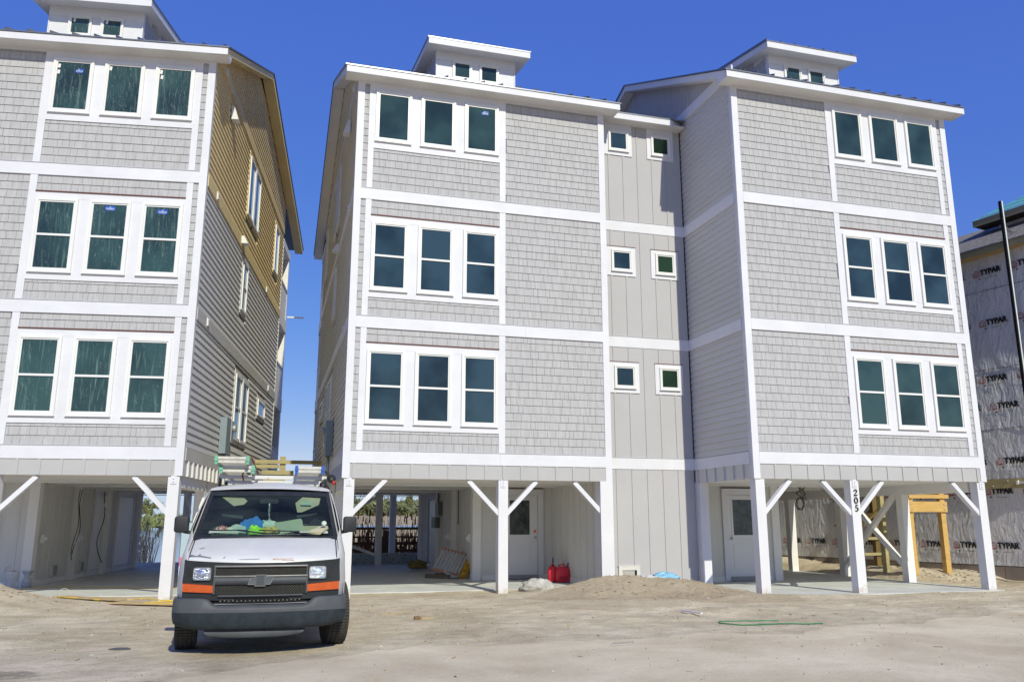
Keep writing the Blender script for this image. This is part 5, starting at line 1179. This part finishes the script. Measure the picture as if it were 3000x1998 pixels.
# green and yellow ladders, gas cans, bucket ...
def gas_can(label, x, y, rz, spout, sc=1.):
    o = thing('gas_can', label, 'gas can', (x, y, .02), rz, None); RED = mat('red_plastic_can', (.74, .025, .05), .38, .06, 4, .05, 20, .5)
    g = G(); w, d, h = .165, .10, .33
    secs = []
    for z, kx, kd in ((0, .93, .9), (.015, 1, 1), (.20, 1, 1), (.26, .97, .97), (.31, .80, .8), (.335, .55, .55)):
        secs.append([(w*kx*(abs(math.cos(t))**.5)*(1 if math.cos(t) > 0 else -1), d*kd*(abs(math.sin(t))**.5)*(1 if math.sin(t) > 0 else -1), z) for t in [2*math.pi*i/28 for i in range(29)]])
    g.loft(secs, 0, flip=False); g.add([(x_, y_, .335) for x_, y_, _ in secs[-1][:-1]], [tuple(range(28))]); g.build('body', RED, o)
    g = G(); g.tube([(-.10, 0, .28), (-.09, 0, .37), (.02, 0, .385), (.09, 0, .30)], .017, 8); g.build('handle', RED, o)
    g = G(); g.add([(-.09, -d-.003, .05), (.09, -d-.003, .05), (.09, -d-.003, .13), (-.09, -d-.003, .13)], [(0, 1, 2, 3)]); g.build('moulded_panel', mat('red_panel', (.48, .012, .03), .45, .05), o)
    g = G(); g.lathe([(0, 0), (.035, 0), (.035, .04), (0, .04)], (.105, 0, .30), 14); g.tube(spout, [.018, .015, .012], 8); g.build('spout', mat('black_plastic', (.02, .02, .02), .5), o)
    o.scale = (sc, sc, sc); return o
gas_can('red gas can standing in front, nearest the white corner post', 7.10, 20.25, rad(-8), [(.105, 0, .33), (.12, 0, .38), (.16, 0, .42)], 1.08)
gas_can('red gas can partly behind the other one, black spout upright', 6.93, 20.5, rad(60), [(.0, 0, .33), (.02, 0, .42), (.03, 0, .52)], 1.1)
BU = thing('bucket', 'white plastic bucket with a wire handle beside the left sand heap', 'bucket', (-5.62, 22.3, 0))
g = G(); g.lathe([(.13, 0), (.135, .01), (.155, .30), (.17, .31), (.17, .35), (.158, .35), (.15, .32), (.13, .03), (0, .03)], (0, 0, 0), 28)
for z in (.27, .22): g.lathe([(.148, z), (.165, z+.005), (.165, z+.015), (.152, z+.02)], (0, 0, 0), 28)
g.build('body', mat('white_bucket', (.80, .79, .76), .45, .04), BU)
g = G(); g.tube([(-.17*math.cos(t), -.05, .33+.17*math.sin(t)) for t in [math.pi*k/12 for k in range(13)]], .004, 6); g.build('handle', mat('galvanised', (.5, .5, .5), .4), BU); 
tag(lump('rag', 'orange rag inside the white bucket', 'rag', (-5.6, 22.28, .345), (.07, .06, .03), mat('orange_rag', (.70, .14, .03), .8), 1.), 'orange rag inside the white bucket', 'rag')
B2 = thing('plastic_jug', 'clear plastic bag of water bottles next to the white bucket', 'plastic bag', (-5.28, 22.15, 0))
g = G(); g.lathe([(.10, 0), (.12, .08), (.09, .18), (.05, .24), (.12, .36), (.0, .33)], (0, 0, 0), 14); g.build('bag', mat('clear_plastic', (.5, .53, .55), .2, .2, 12, .6, 14), B2)
# ladders leaning and stacked in the middle carport
def tilt_ladder(label, org, ex, ey, L_, wd, rail, rung, cap=None, nr=8, rw=.09):
    """ex: along the rails, ey: across (rung direction), both unit; rails at +-wd/2"""
    o = thing('ladder', label, 'ladder', org); ex = Vector(ex).normalized(); ey = Vector(ey).normalized()
    for sg in (-.5, .5): b = ey*wd*sg; G().beam(b, b+ex*L_, .03, rw, up=tuple(ex.cross(ey))).build('rail', rail, o)
    for k in range(nr): p = ex*(.15+k*(L_-.2)/nr); G().beam(p-ey*wd/2, p+ey*wd/2, .075, .03, up=tuple(ex.cross(ey))).build('step', rung, o)
    if cap: p = ex*(L_+.02); G().beam(p-ey*(wd/2+.04), p+ey*(wd/2+.04), .16, .17, up=tuple(ex.cross(ey))).build('ladder_top', cap, o)
    return o
YP = mat('yellow_ladder_top', (.72, .43, .03), .5, .08, 9, col2=(.5, .28, .02)); ORR = mat('orange_fibreglass', (.42, .20, .12), .6, .12, 6); AL2 = mat('aluminium_steps', (.62, .63, .65), .35, .06, 8, metal=.25)
LS = thing('stepladder', 'orange and aluminium stepladder with yellow top, lying tilted on another ladder', 'stepladder', (4.22, 22.6, .26))
# seen broadside: steps slope, rails above and below, yellow cap at right
a0 = Vector((0, 0, 0)); ax = Vector((.78, -.35, -.20)); up_ = Vector((.36, .45, .50))
for w_, q in ((0, 'lower'), (1, 'upper')): G().beam(a0+up_*w_, a0+up_*w_+ax*(1.0 if not w_ else .95), .03, .07).build('rail', ORR, LS)
for k in range(8): p = a0+ax*(.08+k*.11); G().beam(p, p+up_, .028, .07, up=(.5, -.8, .1)).build('step', AL2, LS)
g = G(); c = a0+ax*1.0; g.beam(c-up_*.04, c+up_*1.05, .11, .20, up=(.4, -.9, .1)); cp = g.build('ladder_top', YP, LS)
g = G()
for t in (.25, .52, .8): g.lathe([(0, 0), (.03, 0), (.03, .01), (0, .01)], tuple(c+up_*t+Vector((-.03, -.115, .01))), 10, axis='y')
g.build('hole', mat('hole_dark', (.12, .05, .01), .8), cp)
L2 = thing('ladder', 'brown weathered ladder section flat on the slab under the tilted stepladder', 'ladder', (4.12, 22.85, .02))
for q in (Vector((0, 0, 0)), Vector((.34, .36, 0))): G().beam(q, q+Vector((.55, -.62, .0)), .04, .18).build('rail', mat('brown_rail', (.17, .13, .10), .7, .1, 8), L2)
for k in range(5): p = Vector((.55, -.62, .03+k*.03))*(1-k*.0); q = Vector((.53-.03*k, -.60+.04*k, .0)); G().beam((q.x, q.y, .03+k*.03), (q.x+.42, q.y+.12, .03+k*.03), .04, .03).build('rung', AL2, L2)
tag(lump('straw_bundle', 'olive straw bundle behind the tilted stepladder', 'bundle', (4.55, 26.6, .12), (.30, .2, .16), mat('olive_straw', (.22, .19, .06), .9, .3, 20, .5, 40), 5.5, amp=.5), 'olive straw bundle behind the tilted stepladder', 'bundle')
# long aluminium planks stacked on edge at the back of the middle carport
for k in range(3):
    o = thing('scaffold_plank', ['bottom', 'middle', 'top'][k]+' of three grey ladders on edge at the back of the middle carport', 'ladder', (1.55+k*.1, 30.15, .02+k*.125))
    G().box(0, 3.45, 0, .04, .0, .115).build('rail', mat('dull_aluminium', (.33, .38, .38), .5, .08, 5, metal=.3), o); G().box(0, 3.45, .36, .40, 0, .115).build('rail', mat('dull_aluminium', (.33, .38, .38), .5), o)
    for j in range(11): G().lathe([(0, 0), (.02, 0), (.02, .01), (0, .01)], (.15+j*.31, -.011, .058), 8, axis='y').build('rung_end', mat('hole_dark2', (.03, .035, .04), .8), o)
# rock, bag, hoses, boards
rk = lump('rock', 'pale broken concrete lump by the middle post of the middle house', 'concrete lump', gzp(5.62, 17.65, .06), (.36, .22, .17), mat('broken_concrete', (.50, .47, .42), .95, .2, 6, .8, 18), 9.1, (30, 18), .3, .5)
lump('rock', 'small pale stone behind the larger concrete lump', 'stone', gzp(6.15, 18.2, .03), (.22, .14, .07), MATS['broken_concrete'], 4.4, (18, 10), .5, .5)
lump('plastic_bag', 'crumpled pale blue bag on top of the sand heap', 'bag', gzp(8.35, 17.05, .02), (.30, .16, .13), mat('pale_blue_plastic', (.25, .52, .72), .4, .15, 4, .5, 12), 2.7, (26, 14), .6, .5)
lump('plastic_bag', 'crumpled white paper sack left of the pale blue bag', 'sack', gzp(7.98, 17.05, .02), (.22, .12, .07), mat('white_sack', (.58, .58, .58), .6, .1, 6, .5, 14), 5.7, (22, 12), .7, .5)
GRS = mat('green_strap', (.03, .22, .07), .5, .12, 5)
def strapline(name, label, pts, w, m, cat, flat=True, up=.012):
    n_ = 10; P = []
    for i in range(len(pts)-1):
        p0 = Vector(pts[max(i-1, 0)]); p1 = Vector(pts[i]); p2 = Vector(pts[i+1]); p3 = Vector(pts[min(i+2, len(pts)-1)])
        for k in range(n_): t = k/n_; P.append(.5*((2*p1)+(p2-p0)*t+(2*p0-5*p1+4*p2-p3)*t*t+(3*p1-p0-3*p2+p3)*t**3))
    P.append(Vector(pts[-1])); q3 = [(p.x, p.y, max(gz(p.x, p.y), 0 if (-6 < p.x < -1.6 and p.y > 18.7) else -1)+up) for p in P]
    g = G(); g.tube(q3, w, 6); return tag(g.build(name, m), label, cat)
strapline('green_strap', 'loop of flat green strapping lying on the sand', [(7.62, 11.75), (7.1, 11.85), (6.76, 11.88), (6.55, 11.62), (6.72, 11.32), (7.1, 11.28), (7.5, 11.30), (7.8, 11.2), (8.02, 11.2)], .009, GRS, 'strap')
YC = mat('yellow_cord', (.75, .50, .03), .6, .05)
strapline('extension_cord', 'yellow extension cord across the left slab', [(-5.2, 21.4), (-4.6, 21.9), (-3.4, 21.5), (-2.5, 21.0), (-1.9, 20.7), (-1.2, 20.5)], .008, YC, 'cord')
strapline('extension_cord', 'yellow extension cord tangled along the plywood edge', [(-4.0, 18.8), (-3.5, 18.3), (-3.2, 18.65), (-2.8, 18.1), (-3.1, 17.95), (-2.5, 17.85), (-2.3, 18.2), (-2.0, 17.8), (-1.8, 17.5), (-1.4, 17.4)], .009, YC, 'cord', up=.03)
strapline('extension_cord', 'yellow cord loop at the foot of the post behind the van', [(-2.1, 16.9), (-1.7, 16.7), (-1.3, 16.7), (-1.2, 17.0), (-1.6, 17.1), (-2.0, 17.05)], .009, YC, 'cord', up=.05)
g = G(); g.tube([(.12-.12*math.cos(t)+.02, 0, .01+.16*math.sin(t)) for t in [math.pi*k/12 for k in range(13)]], .006, 6); o = tag(g.build('wire_loop', mat('pale_wire', (.6, .55, .42), .6)), 'pale wire loop sticking up from the sand by the left slab', 'wire'); o.location = gzp(-3.9, 18.6)
PLY = mat('plywood', (.50, .37, .20), .8, .1, 3, .1, 30, stretch=(1, 5, 1))
def board(name, label, cat, pts, z, th, m):
    g = G(); n_ = len(pts); v = [(x, y, gz(x, y)+z) for x, y in pts]; v2 = [(x, y, zz+th) for x, y, zz in v]
    zc = max(v_[2] for v_ in v); v = [(x, y, zc) for x, y, _ in v]; v2 = [(x, y, zc+th) for x, y, _ in v]
    g.add(v+v2, [tuple(range(n_-1, -1, -1)), tuple(range(n_, 2*n_))]+[(i, (i+1) % n_, n_+(i+1) % n_, n_+i) for i in range(n_)]); return tag(g.build(name, m), label, cat)
board('plywood_sheet', 'thin plywood strip on the sand by the left post', 'plywood', [(-2.75, 17.2), (-1.25, 16.35), (-.9, 16.7), (-2.55, 17.45)], .02, .02, PLY)
board('plywood_sheet', 'longer plywood strip along the edge of the left slab', 'plywood', [(-4.0, 18.75), (-2.7, 17.65), (-2.5, 17.8), (-3.7, 18.85)], .015, .02, PLY)
board('board', 'flat board at the foot of house 205 beside the lumber frame', 'board', [(14.3, 17.1), (15.6, 17.1), (15.6, 17.35), (14.3, 17.3)], .01, .03, PLY)
board('white_board', 'white strip of trim lying on the left slab', 'trim strip', [(-5.0, 22.9), (-4.45, 25.0), (-4.38, 25.0), (-4.92, 22.85)], .03, .03, WHITE)
board('block', 'short brown wood block on the sand right of the van', 'wood block', [(2.24, 13.28), (2.33, 13.28), (2.33, 13.36), (2.24, 13.36)], .0, .05, mat('brown_scrap', (.20, .12, .06), .8))
board('block', 'short tan wood offcut next to the brown block', 'wood offcut', [(2.35, 13.3), (2.55, 13.32), (2.55, 13.38), (2.35, 13.36)], .0, .03, mat('tan_scrap', (.45, .34, .2), .8))
board('stick', 'white plastic strip half sunk on the sand hump', 'strip', [(6.58, 12.9), (6.66, 12.42), (6.70, 12.42), (6.62, 12.9)], .03, .02, WHITE)
board('stick', 'thin pale lath lying on the sand right of the van', 'lath', [(1.85, 14.2), (2.35, 14.33), (2.35, 14.36), (1.85, 14.24)], .0, .015, mat('tan_scrap', (.45, .34, .2), .8))
board('stick', 'flattened grey lid lying on the road edge', 'lid', [(4.12, 9.98), (4.42, 10.02), (4.5, 10.15), (4.2, 10.13)], .005, .015, mat('grey_scrap', (.42, .38, .32), .8))
board('litter', 'grey torn cloth scrap on the sand left of the van', 'cloth scrap', [(-1.75, 11.35), (-1.62, 11.3), (-1.5, 11.32), (-1.55, 11.42), (-1.68, 11.44)], .003, .012, mat('dark_scrap', (.10, .10, .11), .8))
# parking sign behind the van
SG = thing('sign_board', 'pale blue poster board with a pink block standing behind the left side of the van', 'sign', (-1.33, 14.5, 0), rad(4))
g = G(); g.box(0, .62, 0, .02, .35, 1.46); g.box(.05, .09, .02, .06, -.1, 1.4); g.box(.5, .54, .02, .06, -.1, 1.4); g.build('panel', mat('pale_teal_print', (.42, .52, .55), .5, .03), SG)
PK = mat('pink_print', (.72, .18, .22), .5); TE = mat('teal_print', (.30, .55, .55), .5)
g = G(); g.box(.0, .62, -.004, 0, .80, .93, 0); g.box(.2, .62, -.004, 0, 1.36, 1.39, 1); g.box(0, .62, -.004, 0, .36, .62, 2); g.box(0, .62, -.004, 0, .64, .79, 3)
g.text('get outside', .13, .02, -.006, .67, 4, .01, .95); g.lathe([(.10, 0), (.13, 0), (.13, .004), (.10, .004)], (.30, -.006, 1.15), 24, 4, axis='y', smooth=False); g.lathe([(.06, 0), (.09, 0), (.09, .004), (.06, .004)], (.14, -.008, .48), 20, 3, axis='y', smooth=False)
g.build('print', [PK, mat('red_print', (.5, .03, .03), .5), TE, WHITE, NUM], SG)
# hanging wires in the left carport and coiled wires on house 205
def wire(name, label, pts, r_, m): g = G(); g.tube(pts, r_, 6); return tag(g.build(name, m), label, 'wire')
def Cw(u, d, z):
    c, s_ = math.cos(rad(-7.8)), math.sin(rad(-7.8)); x, y = -u, d; return (-1.70+x*c-y*s_, 17.72+x*s_+y*c, z)
BK = mat('black_cable', (.02, .02, .02), .5)
def hang(seed, u, d, z0, z1, n_=14, a=.10):
    q = random.Random(seed); return [Cw(u+a*math.sin(k*.5+seed)*k/n_, d+a*.5*math.cos(k*.4+seed), z0+(z1-z0)*k/n_) for k in range(n_+1)]
wire('hanging_cable', 'black cable hanging from the ceiling by the second post of the left carport', hang(1, 3.98, 6.3, 2.3, .65), .010, BK)
wire('hanging_cable', 'black cable with a curled end beside the longer one, second post of the left carport', hang(2, 4.02, 6.3, 2.3, .5), .010, BK)
wire('hanging_cable', 'black cable hanging in front of the storage doors', hang(3.2, 4.0, 8.2, 2.3, .35, a=.16), .012, BK)
wire('hanging_cable', 'white cable looped from the ceiling of the left carport', hang(5, 3.2, 6.0, 2.36, 1.7, 10, .16), .012, mat('white_cable', (.6, .58, .52), .5))
wire('hanging_cable', 'thin white cable near the right post of the left carport', hang(7, 1.0, 5.0, 2.36, 1.6, 10, .14), .008, MATS['white_cable'])
g = G(); q = random.Random(9)
for k in range(3): g.tube([(13.35+.11*math.cos(t)+q.uniform(-.02, .02), 19.2+.02*k, 1.93+.15*math.sin(t)) for t in [2*math.pi*j/18 for j in range(18)]], .009, 5, closed=True)
for k in range(7): g.tube([(13.4+q.uniform(-.1, .15), 19.25, 2.05), (13.3+q.uniform(-.1, .2), 19.2, 2.2), (13.45+q.uniform(-.1, .3), 19.3, 2.36)], .008, 5)
tag(g.build('coiled_cables', BK), 'coil of black cables hanging under the ceiling of house 205', 'cable coil')
wire('string', 'thin dark string hanging in the rear opening of the middle carport', [(4.85, 29.9, 2.46), (4.87, 29.9, 1.8), (4.9, 29.9, 1.0)], .008, BK)
# scattered small litter and stones
q = random.Random(12); TAN = [mat('chip_tan', (.42, .31, .18), .9), mat('chip_dark', (.17, .125, .085), .9), mat('chip_white', (.58, .56, .50), .8), mat('chip_grey', (.35, .33, .30), .9)]
g = G()
for k in range(2600):
    x = q.uniform(-6, 17); y = 7.5+q.random()**1.0*10.3
    if y > 17.4 and not (-6 < x < -1): continue
    if -.98 < x < .95 and y > 10.2: continue
    if y < 10.5 and q.random() < .6: continue
    a = q.uniform(0, 6.28); kind = q.random(); L_ = q.uniform(.008, .025) if kind < .9 else q.uniform(.03, .11); w = q.uniform(.25, .7)*min(L_, .035); h = q.uniform(.004, .014); z = gz(x, y)-.001+(.006 if y < 10 else 0)
    c, s_ = math.cos(a), math.sin(a); m = q.choice((0, 0, 0, 1, 1, 2, 3, 3)); v = []
    for zz in (z-.004, z+h):
        for (i, j) in ((-1, -1), (1, -.7), (.8, 1), (-.9, .8)): dx, dy = i*L_/2, j*w/2; v.append((x+dx*c-dy*s_, y+dx*s_+dy*c, zz))
    g.add(v, [(4, 5, 6, 7), (0, 1, 5, 4), (1, 2, 6, 5), (2, 3, 7, 6), (3, 0, 4, 7)], m)
tag(g.build('debris', TAN, None, 'stuff'), 'scattered wood chips, stones and litter on the sand', 'debris')
def stones(n_, cx, cy, sx, sy, seed, rmax):
    q = random.Random(seed); g = G()
    for k in range(n_):
        x = cx+q.gauss(0, sx); y = cy+q.gauss(0, sy); r_ = q.uniform(.012, rmax); z = gz(x, y)+r_*.2; v = []
        for d in ((1, 0, 0), (0, 1, 0), (-1, 0, 0), (0, -1, 0), (0, 0, 1)): v.append((x+d[0]*r_*q.uniform(.7, 1.2), y+d[1]*r_*q.uniform(.7, 1.2), z+d[2]*r_*q.uniform(.5, .9)))
        g.add(v, [(0, 1, 4), (1, 2, 4), (2, 3, 4), (3, 0, 4)], q.choice((0, 3, 3, 0, 0, 2)))
    return g
tag(stones(170, 7.6, 15.9, 1.2, .7, 3, .04).build('clods', [mat('sand_clod', (.36, .28, .19), .95), TAN[1], TAN[3], mat('sand_clod2', (.42, .34, .24), .95)], None, 'stuff'), 'clods and stones on the sand heap before the link', 'clods')
tag(stones(120, -5.0, 17.3, .7, .5, 5, .04).build('clods', [MATS['sand_clod'], TAN[1], TAN[3], MATS['sand_clod2']], None, 'stuff'), 'small clods on the left sand heap', 'clods')
tag(stones(160, 16.8, 18.2, .9, .6, 6, .05).build('clods', [MATS['sand_clod'], TAN[1], TAN[3], MATS['sand_clod2']], None, 'stuff'), 'clods around the lumber landing posts', 'clods')
LB = {'ground': ('pale beige sandy ground with humps and tyre marks', 'ground'), 'road': ('sand dusted grey asphalt road in the foreground', 'road'), 'marsh': ('dry tan marsh behind the houses', 'marsh'), 'water': ('blue creek water in the marsh', 'water'),
      'far_woods': ('dense olive woods along the far shore', 'woods'), 'reeds': ('rust brown reeds before the dock railing', 'reeds'), 'dry_grass': ('straw coloured marsh grass behind the left carport', 'marsh grass'), 'low_brush': ('dark low brush between the dock railing boards', 'brush')}
for o in SC.objects:
    if not o.parent and o.name.split('.')[0] in LB and 'label' not in o: tag(o, *LB[o.name.split('.')[0]])
